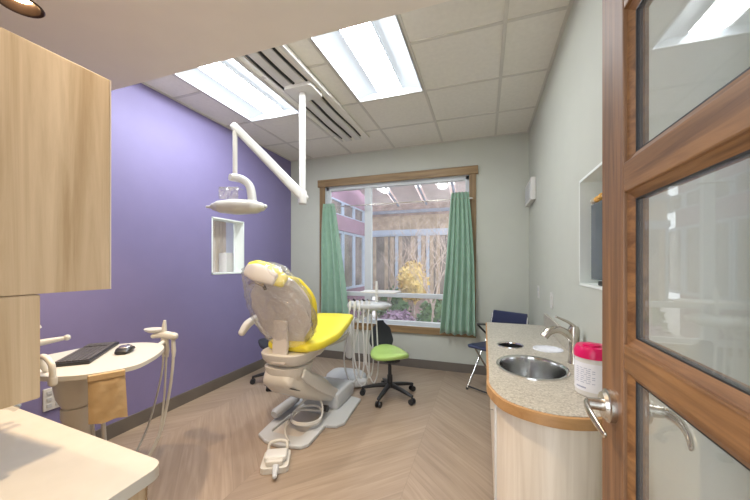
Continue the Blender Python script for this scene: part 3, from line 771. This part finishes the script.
# far monitor/arm pieces behind the tabletop
link('instrument_arm', T([(-.50, -.12, .845), (-.42, .02, .858), (-.375, .10, .868)], [.026, .018, .011], 12), 'offw', tt, smooth=True)
link('arm_knob', (lambda bm: (bmesh.ops.create_uvsphere(bm, u_segments=14, v_segments=10, radius=.017, matrix=Matrix.Translation((-.372, .105, .869))), bm)[-1])(bmesh.new()), 'offw', tt, smooth=True)
link('arm_link', T([(-.50, -.10, .88), (-.44, -.03, .93), (-.41, .0, .955)], [.02, .018, .016], 12), 'offw', tt, smooth=True)
link('side_tray', plate(rrect(-.42, -.16, -.12, .20, .03), [], .765, .781), 'greyw', tt, bevel=.003)
# hose holder at the far tip
link('holder_arm', T([(.05, .30, .775), (.02, .36, .79), (0.0, .41, .80)], .014, 12, sm=3), 'offw', tt, smooth=True)
hh = link('hose_holder', sweep([(-.075, .40, .835), (-.03, .43, .842), (.055, .44, .835)], [.035, .05, .045], [.03, .045, .045], S=(0, 1, 0), e=2.5), 'offw', tt, smooth=True)
link('holder_cup', LA([(.030, .0), (.046, .012), (.050, .022), (.030, .020)], seg=24, c=(-.095, .42, .855), sx=1.4), 'offw', tt, smooth=True)
link('holder_post', T([(-.02, .43, .80), (-.02, .43, .90), (-.015, .43, .935)], [.02, .013, .008], 12), 'offw', tt, smooth=True)
for k, (x, y, br, ff) in enumerate(((-.01, .43, .02, .05), (.035, .44, -.02, .05), (-.04, .43, -.05, .04))):
    link('suction_hose', T([(x, y, .845), (x+.012, y, .76), (x+.010, y-.005, .62), (x+br*.6, y-.02, .42), (x+br*1.2-.01, y-.06, .22), (x+br-.03, y-.17, .06), (x-.06+br, y-.30, .035), (x-.12, y-.42, .03)],
                           [.012 if k == 1 else .009]*29, 12, sm=4) if False else
         (lambda bm: (tube(bm, smoothpath([(x, y, .845), (x+.012, y, .76), (x+.010, y-.005, .62), (x+br*.6, y-.02, .42), (x+br*1.2-.01, y-.06, .22), (x+br-.03, y-.17, .06), (x-.06+br, y-.30, .03), (x-.10, y-.42, .02)], 5), .0085 if k == 1 else .006, 10), bm)[-1])(bmesh.new()), 'hose', tt, smooth=True)
    link('handpiece', T([(x+.008, y, .86), (x+.016, y, .74), (x+.014, y, .70)], [.010, .013, .009], 12), 'offw', tt, smooth=True)
for dx in (0.0, .045):
    link('supply_tube', T([(.07+dx*.7, -.03+dx*.7, .78), (.03+dx*.7, .01+dx*.7, .40), (.0+dx*.7, .05+dx*.7, .03)], .010, 10, sm=4), 'hosew', tt, smooth=True)
# keyboard
ka = Vector((-1.90, .965)); kb = Vector((-2.18, 1.275))
kc = (ka+kb)/2; kdir = (kb-ka); klen = kdir.length; kang = math.atan2(kdir.y, kdir.x)
kbd = thing('keyboard', 'black computer keyboard lying on the cream oval tabletop', 'keyboard', (kc.x, kc.y, .8045), kang)
link('case', B(-klen/2, klen/2, -.074, .074, 0, .016), 'blackp', kbd, bevel=.004)
bm = bmesh.new(); nk = 20; kw = (klen-.03)/nk
for r_ in range(6):
    for c_ in range(nk):
        if c_ in (15,) and r_ != 5: continue
        if r_ == 5 and 4 <= c_ <= 8 and c_ != 4: continue
        x = -klen/2+.015+c_*kw; y = .066-r_*.0225
        x1 = x+kw*.88 if not (r_ == 5 and c_ == 4) else x+kw*4.9
        box(bm, x, x1, y-.019, y, .015, .021)
link('keys', bm, 'key', kbd)
ms = thing('computer_mouse', 'black and silver computer mouse on the cream oval tabletop', 'mouse', (-1.90, 1.215, .8045), radians(125))
ms.scale = (1.3, 1.3, 1.15)
link('shell', sweep([(-.035, 0, .010), (-.01, 0, .016), (.03, 0, .012)], [.05, .060, .05], [.02, .032, .022], S=(0, 1, 0), e=2.4), 'blackp', ms, smooth=True)
link('top_cover', sweep([(-.022, 0, .025), (.0, 0, .029), (.02, 0, .025)], [.034, .046, .036], [.010, .014, .010], S=(0, 1, 0), e=2.4), 'nickel', ms, smooth=True)
link('wheel', T([(.024, -.004, .026), (.024, .004, .026)], .007, 12), 'blackp', ms)
# kraft paper bag, hung over the near edge of the tabletop
pb = thing('paper_bag', 'brown kraft paper bag hanging from the edge of the oval tabletop', 'paper bag', (-1.632, .965, .81), radians(60))
bm = bmesh.new(); nx, nz = 16, 24
for side in (-1, 1):
    g = []
    for j in range(nz+1):
        row = []
        for i in range(nx+1):
            u = i/nx-.5; v = j/nz
            puff = .010*(1-(2*u)**4)*min(1, 4*v+.15)
            cr_ = .0022*sin(13*u+5*v)+.0012*sin(17*v+9*u)+random.uniform(-.0012, .0012)
            row.append(bm.verts.new((u*(.130+.008*v)+.006*v, side*puff+cr_, -.012-v*.215+.004*sin(9*u))))
        g.append(row)
    for j in range(nz):
        for i in range(nx): bm.faces.new([g[j][i], g[j][i+1], g[j+1][i+1], g[j+1][i]])
link('bag', bm, 'kraft', pb, smooth='all')
bm = bmesh.new(); box(bm, -.066, .066, -.012, .006, -.035, -.006)
link('folded_cuff', bm, 'kraft', pb, bevel=.004)

# ================================================================== DENTAL CHAIR
CX = -1.40
ch = thing('dental_chair', 'yellow and cream dental chair with its raised back wrapped in clear plastic', 'dental chair', (CX, 2.35, 0))
def cy(*p): return (p[0], p[1]-2.35, p[2])
link('base_plate', plate([(-.20, -.40), (-.10, -.455), (.03, -.475), (.19, -.44), (.225, -.39), (.215, -.12), (.30, -.10), (.34, -.03), (.30, .42), (.18, .45), (-.22, .42), (-.26, .0)], [rrect(-.14, .12, -.34, .06, .04)], 0.001, .028), 'greyw', ch, bevel=.007)
link('base_inlay', plate(rrect(-.135, .115, -.335, .055, .035), [], .001, .010), 'tan', ch)
link('pump_housing', sweep([cy(.02, 2.50, .095), cy(.02, 2.66, .10), cy(.02, 2.84, .09)], [.36, .37, .35], [.145, .15, .135], e=9, rnd=.15), 'greyw', ch, smooth=True)
link('lift_arm', sweep([cy(-.015, 1.97, .46), cy(-.01, 2.08, .40), cy(.0, 2.30, .28), cy(.01, 2.52, .14)], [.27, .32, .32, .29], [.15, .20, .20, .13], e=4.5), 'offw', ch, smooth=True)
link('lift_arm_side', sweep([cy(.16, 2.00, .50), cy(.165, 2.22, .34), cy(.165, 2.56, .13)], [.02, .022, .02], [.07, .09, .08], e=4), 'white', ch, smooth=True)
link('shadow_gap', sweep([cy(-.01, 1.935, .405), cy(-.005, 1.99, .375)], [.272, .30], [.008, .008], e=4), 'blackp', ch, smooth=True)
link('pivot_bolt', T([(.13, 2.33-2.35, .105), (.18, 2.33-2.35, .105)], .026, 18), 'blackp', ch, smooth=True)
link('motor_tube', T([cy(-.20, 2.14, .080), cy(-.20, 2.16, .085), cy(-.20, 2.45, .09)], [.030, .040, .040], 20), 'greyw', ch, smooth=True)
bm = bmesh.new()
loft(bm, [ring(Vector(cy(.0, 2.06, z)), Vector((1, 0, 0)), Vector((0, 1, 0)), w_, l_, 2.8, 36) for z, w_, l_ in ((.44, .27, .26), (.50, .30, .32), (.548, .32, .34), (.556, .28, .30))])
link('neck_cover', bm, 'offw', ch, smooth=True)
bm = bmesh.new()
loft(bm, [ring(Vector(cy(.01, 2.08+o_, z)), Vector((1, 0, 0)), Vector((0, 1, 0)), w_, l_, 3.0, 40) for z, w_, l_, o_ in ((.558, .28, .30, 0), (.572, .31, .36, 0), (.61, .36, .42, 0), (.650, .375, .44, 0), (.66, .36, .43, 0))])
link('seat_housing', bm, 'offw', ch, smooth=True)
link('leg_support', sweep([cy(.02, 2.20, .615), cy(.01, 2.50, .655), cy(.0, 2.74, .70)], [.34, .28, .22], [.09, .07, .05], e=4), 'offw', ch, smooth=True)
link('seat_cushion', sweep([cy(.055, 1.98, .700), cy(.055, 2.12, .692), cy(.04, 2.36, .702), cy(.015, 2.58, .735), cy(-.005, 2.82, .772)], [.36, .42, .46, .45, .40], [.080, .085, .09, .085, .07], e=4.5, seg=36), 'yellow', ch, smooth=True)
# backrest (slightly reclined away from the window), leaf shaped
bp_ = [cy(.05, 1.99, .745), cy(.04, 1.96, .87), cy(.03, 1.91, 1.01), cy(.0, 1.87, 1.12), cy(-.02, 1.84, 1.18)]
bw = [.28, .46, .52, .44, .26]
link('back_cushion', sweep([(p[0], p[1]+.050, p[2]+.005) for p in bp_], bw, [.05, .06, .06, .055, .045], e=2.4, seg=36), 'yellow', ch, smooth=True)
link('back_shell', sweep([(p[0]-.01, p[1]-.005, p[2]) for p in bp_], [b-.012 for b in bw], [.035, .045, .05, .045, .03], e=2.3, seg=36), 'tan', ch, smooth=True)
link('back_bracket', sweep([cy(.03, 1.885, .60), cy(.03, 1.905, .72), cy(.03, 1.905, .88)], [.12, .125, .11], [.03, .035, .03], e=5), 'tan', ch, smooth=True)
link('headrest', sweep([cy(-.13, 1.775, 1.272), cy(-.05, 1.755, 1.262), cy(.04, 1.765, 1.232), cy(.12, 1.80, 1.185)], [.09, .13, .14, .10], [.045, .06, .065, .05], S=(0, .45, .9), e=2.5), 'yellow', ch, smooth=True)
link('headrest_shell', sweep([cy(-.115, 1.74, 1.255), cy(-.02, 1.720, 1.240), cy(.085, 1.75, 1.198)], [.085, .12, .09], [.04, .045, .04], S=(0, .3, .95), e=2.5), 'tan', ch, smooth=True)
link('headrest_bar', T([cy(-.05, 1.84, 1.12), cy(-.05, 1.80, 1.17), cy(-.05, 1.76, 1.21)], .012, 10, sm=4), 'blackp', ch, smooth=True)
link('headrest_knob', (lambda bm: (tube(bm, smoothpath([cy(-.12, 1.765, 1.165), cy(-.06, 1.745, 1.18), cy(.0, 1.76, 1.155)], 4), .014, 14), bm)[-1])(bmesh.new()), 'nickel', ch, smooth=True)
ar = link('armrest', sweep([cy(-.335, 1.93, .775), cy(-.315, 1.97, .835), cy(-.285, 2.03, .875)], [.05, .06, .055], [.045, .055, .05], e=2.8), 'white', ch, smooth=True)
link('armrest_bar', T([cy(-.29, 2.01, .86), cy(-.23, 2.02, .80), cy(-.17, 2.04, .73)], .015, 12), 'offw', ch, smooth=True)
# plastic cover: loose bag over back and headrest
bm = bmesh.new(); seg = 44; R = []
sec = [(1.975, .73, .26, .17), (1.955, .80, .42, .19), (1.92, .93, .52, .20), (1.885, 1.06, .52, .20), (1.84, 1.15, .45, .20), (1.795, 1.21, .38, .18), (1.765, 1.27, .33, .12), (1.76, 1.305, .16, .06)]
P = smoothpath([(0, a, b) for a, b, c, d__ in sec], 4); rn = random.Random(2)
for i, p in enumerate(P):
    x = i/4; k = min(int(x), len(sec)-2); f = x-k; w_ = sec[k][2]*(1-f)+sec[k+1][2]*f; d__ = sec[k][3]*(1-f)+sec[k+1][3]*f
    xo = .05-.07*max(0, (p.z-.75)/.5); rg = ring(Vector(cy(xo, p.y+.02, p.z)), Vector((1, 0, 0)), Vector((0, .95, .3)), w_, d__, 2.4, seg)
    c0 = Vector(cy(xo, p.y, p.z))
    R.append([c0+(v-c0)*(1+.05*sin(j*1.7+i*.9)+.035*sin(j*3.1-i*1.3)) for j, v in enumerate(rg)])
loft(bm, R, caps=False); bm.faces.new([v for v in bm.verts][-seg:])
link('plastic_cover', bm, 'film', ch, smooth='all')
# foot control with coiled cable
fcn = thing('foot_control', 'cream foot control pedal on the floor at the end of its coiled cable', 'foot control', (-1.275, 1.725, 0), radians(28))
fcn.scale = (1, 1, 1.25)
link('base', plate(rrect(-.085, .085, -.10, .10, .03), [], .001, .030), 'offw', fcn, bevel=.006)
link('pedal', sweep([(-.055, .0, .048), (.055, .0, .048)], [.10, .10], [.032, .032], S=(0, 1, 0), e=5), 'white', fcn, smooth=True)
link('disc', sweep([(-.04, -.062, .043), (.04, -.062, .043)], [.045, .045], [.028, .028], S=(0, 1, 0), e=5), 'offw', fcn, smooth=True)
link('toe_lever', sweep([(0.01, -.09, .03), (0.015, -.165, .022)], [.04, .026], [.028, .02], S=(1, 0, 0), e=3), 'greyw', fcn, smooth=True)
link('handle', T([(-.06, .075, .035), (-.055, .105, .065), (0, .115, .072), (.055, .105, .065), (.06, .075, .035)], .010, 10, sm=4), 'offw', fcn, smooth=True)
pts = [(.0, .09, .03), (-.03, .16, .045)]
Rm = Matrix.Rotation(-radians(28), 3, 'Z')
def fl_(x, y, z): v = Rm @ Vector((x+1.275, y-1.725, z)); return (v.x, v.y, v.z)
cp = [fl_(-1.30, 1.90, .035), fl_(-1.40, 2.00, .045), fl_(-1.46, 2.14, .055)]
cc = (-1.335, 2.20)
for k in range(0, 21):
    a = radians(165-k*36); r_ = .125-.004*(k/10)
    cp.append(fl_(cc[0]+r_*cos(a), cc[1]+r_*sin(a)*1.0, .06+.09*max(0, sin(a))*(1 if k < 10 else .3)+.008*(k//10)))
cp.append(fl_(-1.30, 2.36, .05))
link('cable', T(cp, .0078, 10, sm=4), 'hosew', fcn, smooth=True)

# ---- floor junction box by the chair
jb = thing('junction_box', 'grey white floor junction box beyond the dental chair base', 'junction box', (-1.44, 3.19, 0))
bm = bmesh.new()
loft(bm, [ring(Vector((0, 0, z)), Vector((1, 0, 0)), Vector((0, 1, 0)), w_, l_, 3.2, 40) for z, w_, l_ in ((.001, .44, .32), (.02, .45, .33), (.075, .42, .30), (.105, .35, .24), (.12, .22, .14), (.123, .05, .03))])
link('cover', bm, 'greyw', jb, smooth=True)
link('side_valve', sweep([(.16, -.10, .045), (.24, -.08, .045)], [.15, .12], [.08, .07], S=(0, 1, 0), e=4), 'white', jb, smooth=True)

# ---- instrument tray on a post at the chair's foot end
it = thing('instrument_unit', 'white instrument tray with hanging hoses beside the foot of the dental chair', 'dental unit', (-1.12, 3.12, 0))
link('post', sweep([(-.19, -.14, .36), (-.19, -.14, .52), (-.19, -.14, .70)], [.075, .085, .07], [.07, .07, .06], e=3), 'white', it, smooth=True)
link('support_pipe', T([(-.19, -.16, .60), (-.19, -.20, .59), (-.20, -.28, .555), (-.22, -.50, .56), (-.24, -.72, .59)], .020, 12, sm=4), 'offw', it, smooth=True)
link('swing_arm', sweep([(-.19, -.14, .69), (-.10, -.08, .735), (.0, -.02, .81)], [.05, .05, .05], [.04, .04, .045], S=(-.3, .95, 0), e=3), 'white', it, smooth=True)
link('tray_body', sweep([(-.19, -.08, .865), (-.06, -.05, .862), (.12, -.02, .868), (.20, 0, .875)], [.16, .26, .28, .16], [.085, .10, .085, .05], S=(-.3, .95, 0), e=3), 'greyw', it, smooth=True)
link('tray_top', plate(rrect(-.10, .29, -.10, .16, .05), [], .996, .992+.018), 'white', it, bevel=.004)
link('tray_stem', T([(.05, .02, .88), (.05, .02, 1.0)], .016, 12), 'white', it)
link('upright_wand', T([(.085, -.08, .87), (.085, -.08, 1.06), (.085, -.08, 1.12)], [.015, .014, .009], 12), 'white', it, smooth=True)
link('handpiece_rail', sweep([(-.17, -.15, .86), (.06, -.11, .86)], [.045, .045], [.022, .022], S=(0, 1, 0), e=4), 'white', it, smooth=True)
hs = [(-.165, -.03, .10), (-.115, .03, .16), (-.065, -.04, .08), (-.02, .04, .19), (.03, .0, .12)]
for i, (x, sw, low) in enumerate(hs):
    y = -.155+x*.15
    hp_ = link('handpiece', T([(x, y+.01, .925), (x, y, .885), (x-.002, y-.004, .82)], [.009, .015, .011], 12), 'white', it, smooth=True)
    link('handpiece_tip', T([(x, y+.01, .92), (x-.014, y-.012, .940)], [.010, .008], 10), 'blackp' if i % 2 else 'steel', hp_, smooth=True)
    link('instrument_hose', T([(x-.002, y-.004, .85), (x-.008+sw*.2, y-.03, .64), (x-.012+sw, y-.055, .36), (x+.02+sw, y-.05, low+.08), (x+.06+sw*.5, y-.02, low), (x+.085, y+.03, low+.12), (x+.07, y+.06, .45), (x+.04, y+.085, .86)], .0075, 10, sm=5), 'hosew', it, smooth=True)

# ---- stools
def stool(loc, rz, label, seatmat, saddle=True):
    s = thing('operator_stool', label, 'stool', loc, rz)
    for k in range(5):
        a = radians(72*k+24); d_ = Vector((cos(a), sin(a), 0)); t2 = Vector((-sin(a), cos(a), 0))
        lg = link('leg', sweep([d_*.02+Vector((0, 0, .115)), d_*.14+Vector((0, 0, .10)), d_*.265+Vector((0, 0, .075))], [.05, .042, .034], [.04, .034, .024], S=t2, e=3, seg=14), 'blackp', s, smooth=True)
        e_ = d_*.268
        bm = bmesh.new()
        for o_ in (-.016, .016):
            tube(bm, [e_+t2*(o_-.009)+Vector((0, 0, .028)), e_+t2*(o_+.009)+Vector((0, 0, .028))], .027, 18)
        tube(bm, [e_+Vector((0, 0, .03)), e_+Vector((0, 0, .075))], .008, 8)
        link('caster', bm, 'blackp', lg, smooth=True)
    link('gas_column', T([(0, 0, .09), (0, 0, .21), (0, 0, .215), (0, 0, .36)], [.028, .026, .018, .016], 18), 'blackp', s, smooth=True)
    link('mechanism', sweep([(-.11, 0, .365), (0, 0, .36), (.10, 0, .372)], [.12, .15, .12], [.05, .06, .04], S=(0, 1, 0), e=3), 'blackp', s, smooth=True)
    # saddle seat: grid shaped, nose to +X
    bm = bmesh.new(); n, m = 20, 28; top = []; bot = []
    for i in range(n+1):
        r_ = i/n; rt = []; rb = []
        for j in range(m):
            a = 2*pi*j/m; x = r_*cos(a); y = r_*sin(a)
            X = x*.205+.02; Y = y*(.185-.03*x)
            sad = .030*x*x*(1 if x > 0 else 1.3)-.022*y*y if saddle else 0
            ez = -.028*r_**6
            rt.append(bm.verts.new((X, Y, .455+sad+ez)))
            rb.append(bm.verts.new((X*.97, Y*.97, .385+sad*.8+.016*r_**4)))
        top.append(rt); bot.append(rb)
    for G in (top, bot):
        for i in range(1, n):
            for j in range(m): bm.faces.new([G[i][j], G[i][(j+1) % m], G[i+1][(j+1) % m], G[i+1][j]])
        bm.faces.new([G[1][j] for j in range(m)])
    for j in range(m): bm.faces.new([top[n][j], top[n][(j+1) % m], bot[n][(j+1) % m], bot[n][j]])
    for v in top[0]+bot[0]: bm.verts.remove(v)
    link('seat', bm, seatmat, s, smooth='all')
    link('back_post', T([(-.09, 0, .35), (-.17, 0, .345), (-.215, 0, .38), (-.225, 0, .50)], .014, 10, sm=4), 'blackp', s, smooth=True)
    link('backrest', sweep([(-.175, 0, .42), (-.20, 0, .50), (-.215, 0, .60), (-.225, 0, .69)], [.20, .27, .23, .08], [.04, .055, .05, .035], S=(0, 1, 0), e=2.3), 'blackf', s, smooth=True)
    return s
stool((-.875, 2.97, 0), radians(-48), 'black stool with a lime green saddle seat in front of the window', 'green')
stool((-2.14, 2.94, 0), radians(190), 'all black stool mostly hidden behind the dental chair', 'blackf')

# ================================================================== OUTSIDE (courtyard)
M_('brick', mat('pinkish brick', (.42, .30, .27), .9, var=.35, vscale=5))
M_('fascia', mat('mauve siding', (.36, .22, .30), .8, var=.12, vscale=4))
M_('bluef', mat('pale blue window frames', (.50, .58, .72), .5))
M_('dimp', mat('dim interior panes', (.26, .22, .20), .15, var=.5, vscale=2.5))
M_('tanp', mat('tan drapes', (.50, .38, .28), .8, var=.25, vscale=7))
M_('eave', mat('pale pink eave panels', (.80, .68, .66), .8, var=.1, vscale=3))
M_('rafter', mat('grey blue rafters', (.33, .36, .45), .7, var=.2))
M_('gravel', mat('courtyard gravel', (.38, .35, .33), .95, var=.3, vscale=12))
M_('bark', mat('pale bare bark', (.60, .48, .42), .9, var=.3, vscale=20))
M_('yel', mat('yellow leaves', (.72, .54, .22), .85, var=.35, vscale=16))
M_('leaf', mat('dark green leaves', (.10, .20, .08), .8, var=.5, vscale=14))
M_('mauve', mat('mauve heather', (.34, .22, .33), .85, var=.4, vscale=20))
struct(link('courtyard_ground', B(-7, 4, YB+.17, 12, -.1, -.02), 'gravel'))
bw_ = thing('courtyard_wing', 'mauve building wing with pale blue frames seen at the left of the window', 'building', (-2.75, 4.1, 0))
link('wall', B(-.2, 0, 0, 3.1, 0, .75), 'fascia', bw_)
link('fascia_band', B(-.3, .06, 0, 3.1, 1.95, 2.25), 'fascia', bw_)
link('upper_band', B(-.3, .02, 0, 3.1, 2.55, 3.3), 'fascia', bw_)
for i in range(6):
    y = .05+i*.58
    f_ = link('window_frame', (lambda bm: (plate(rect(y, y+.56, .75, 1.95), [rect(y+.05, y+.51, .80, 1.90)], -.03, .03, mtx=YZ, bm=bm), plate(rect(y, y+.56, 2.25, 2.55), [rect(y+.04, y+.52, 2.28, 2.52)], -.03, .03, mtx=YZ, bm=bm), bm)[-1])(bmesh.new()), 'bluef', bw_)
    link('pane', B(-.02, 0, y+.05, y+.51, .80, 1.90), 'dimp', f_); link('pane', B(-.02, 0, y+.03, y+.53, 2.26, 2.54), 'dimp', f_)
fb = thing('courtyard_facade', 'glazed facade with pale blue mullions across the courtyard', 'building', (-1.0, 7.4, 0))
link('wall', B(-1.55, 4, 0, .2, 0, .5), 'brick', fb)
link('upper_wall', B(-1.68, 4, .02, .2, 2.45, 3.1), 'brick', fb)
link('head_beam', B(-1.68, 4, -.06, .1, 1.98, 2.10), 'bluef', fb)
link('top_beam', B(-1.68, 4, -.05, .1, 2.5, 2.57), 'rafter', fb)
link('clerestory', B(-1.68, 4, .05, .12, 2.10, 2.5), 'tanp', fb)
xs = [-1.66, -1.0, -.45, -.25, .55, 1.4, 2.2]
for a, b in zip(xs, xs[1:]):
    f_ = link('window_frame', plate(rect(a, b, .5, 1.98), [rect(a+.035, b-.035, .54, 1.95)], -.04, .04, mtx=XZ), 'bluef', fb)
    link('pane', B(a+.03, b-.03, .0, .01, .53, 1.96), 'dimp', f_)
    for k in range(int((b-a)/.16)):
        if (k*7+int(a*10)) % 3:
            link('drape', B(a+.05+k*.15, a+.05+k*.15+.08, -.02, -.003, .56, 1.94), 'tanp', f_)
rf = thing('courtyard_canopy', 'pale sloping glazed canopy over the courtyard facade', 'canopy', (-1.0, 7.4, 0))
for i in range(9):
    x = -1.6+i*.68
    bm = bmesh.new()
    vs = [bm.verts.new(p) for p in ((x, -1.7, 3.05), (x+.55, -1.7, 3.05), (x+.55, 0, 2.72), (x, 0, 2.72))]; bm.faces.new(vs)
    r_ = bmesh.ops.extrude_face_region(bm, geom=bm.faces[:]); bmesh.ops.translate(bm, vec=(0, 0, .03), verts=[v for v in r_['geom'] if isinstance(v, bmesh.types.BMVert)])
    link('canopy_panel', bm, 'eave', rf)
    link('rafter', T([(x+.635, -1.7, 3.02), (x+.635, 0, 2.69)], .03, 6), 'rafter', rf)
link('gutter', B(-1.65, 4.4, -1.75, -1.68, 2.98, 3.08), 'rafter', rf)
def branchy(loc, h, seed, label, m, n=6, lean=0.0):
    rn = random.Random(seed); bm = bmesh.new()
    def grow(p, d_, L, r, dep):
        q = p+d_*L; mid = p.lerp(q, .5)+Vector((rn.uniform(-1, 1), rn.uniform(-1, 1), 0))*L*.08
        tube(bm, [p, mid, q], [r, r*.85, r*.6], 5, caps=False)
        if dep == 0: return
        for _ in range(3 if dep > 1 else 3):
            nd = (d_+Vector((rn.uniform(-.8, .8), rn.uniform(-.5, .5), rn.uniform(-.1, .6)))).normalized()
            grow(p.lerp(q, rn.uniform(.5, 1)), nd, L*rn.uniform(.6, .85), r*.55, dep-1)
    grow(Vector((0, 0, 0)), Vector((lean, 0, 1)).normalized(), h*.38, .022, 4)
    o = link('bare_tree', bm, m); o.location = loc
    return tag(o, label, 'tree')
branchy((-1.05, 6.2, -.02), 2.6, 4, 'bare tree nearest the middle of the window in the courtyard', 'bark')
branchy((-.2, 5.4, -.02), 2.5, 9, 'bare tree at the right of the window in the courtyard', 'bark')
branchy((-1.7, 5.7, -.02), 2.3, 13, 'bare tree at the left of the window in the courtyard', 'bark')
branchy((-.75, 5.0, -.02), 1.9, 21, 'small bare tree nearest the glass in the courtyard', 'bark')
def shrub(loc, rx, rz, m, label, seed, name='shrub'):
    rn = random.Random(seed); bm = bmesh.new()
    for k in range(420):
        a = rn.uniform(0, 2*pi); c_ = rn.uniform(-1, 1); s_ = math.sqrt(1-c_*c_); rr_ = rn.uniform(.75, 1.05)
        p = Vector((rx*s_*cos(a)*rr_, rx*s_*sin(a)*rr_, rz*c_*rr_+rz)); u = Vector((rn.gauss(0, 1), rn.gauss(0, 1), rn.gauss(0, 1))).normalized()*.05; v = u.cross(Vector((rn.gauss(0, 1), rn.gauss(0, 1), 1))).normalized()*.03
        bm.faces.new([bm.verts.new(p+u), bm.verts.new(p+v), bm.verts.new(p-u), bm.verts.new(p-v)])
    bmesh.ops.create_icosphere(bm, subdivisions=3, radius=1, matrix=Matrix.Translation((0, 0, rz)) @ Matrix.Diagonal((rx*.85, rx*.85, rz*.88, 1)))
    o = link(name, bm, m); o.location = loc; return tag(o, label, 'shrub')
yt = thing('yellow_tree', 'small round yellow-leaved tree in the middle of the window view', 'tree', (-1.22, 5.6, -.02))
o = shrub((0, 0, .60), .27, .37, 'yel', '', 1, 'foliage'); o.parent = yt; del o['label']; del o['category']
link('trunk', T([(0, 0, 0), (.01, 0, .4), (0, 0, .8)], .03), 'bark', yt)
shrub((-1.75, 6.2, -.02), .35, .42, 'leaf', 'dark green shrub left of the yellow shrub in the courtyard', 2)
shrub((-.75, 5.3, -.02), .32, .36, 'leaf', 'low green shrub in the courtyard right of the yellow shrub', 3)
shrub((-1.35, 5.0, -.02), .30, .28, 'mauve', 'low mauve shrub just below the yellow shrub', 4)
shrub((-.35, 5.0, -.02), .32, .34, 'mauve', 'low mauve shrub at the right of the courtyard view', 5)


# ================================================================== LIGHT, WORLD, CAMERA
W = bpy.data.worlds.new('world'); SC.world = W; W.use_nodes = True
nt = W.node_tree; bg = nt.nodes['Background']; bg.inputs['Strength'].default_value = 1.35
bg.inputs['Color'].default_value = (.86, .93, 1.0, 1)
cam = bpy.data.cameras.new('camera'); co = bpy.data.objects.new('camera', cam); COL.objects.link(co); SC.camera = co
co.location = (0, 0, 1.304); co.rotation_euler = (radians(90), 0, radians(19.1))
cam.sensor_width = 36; cam.lens = 36*316/750; cam.shift_y = (263-250)/750.0; cam.clip_start = .02
v = SC.view_settings; v.view_transform = 'Standard'; v.look = 'None'; v.gamma = 1; v.use_curve_mapping = False; v.exposure = 1.5
SC.cycles.diffuse_bounces = 8; SC.cycles.max_bounces = 14; SC.cycles.transparent_max_bounces = 16
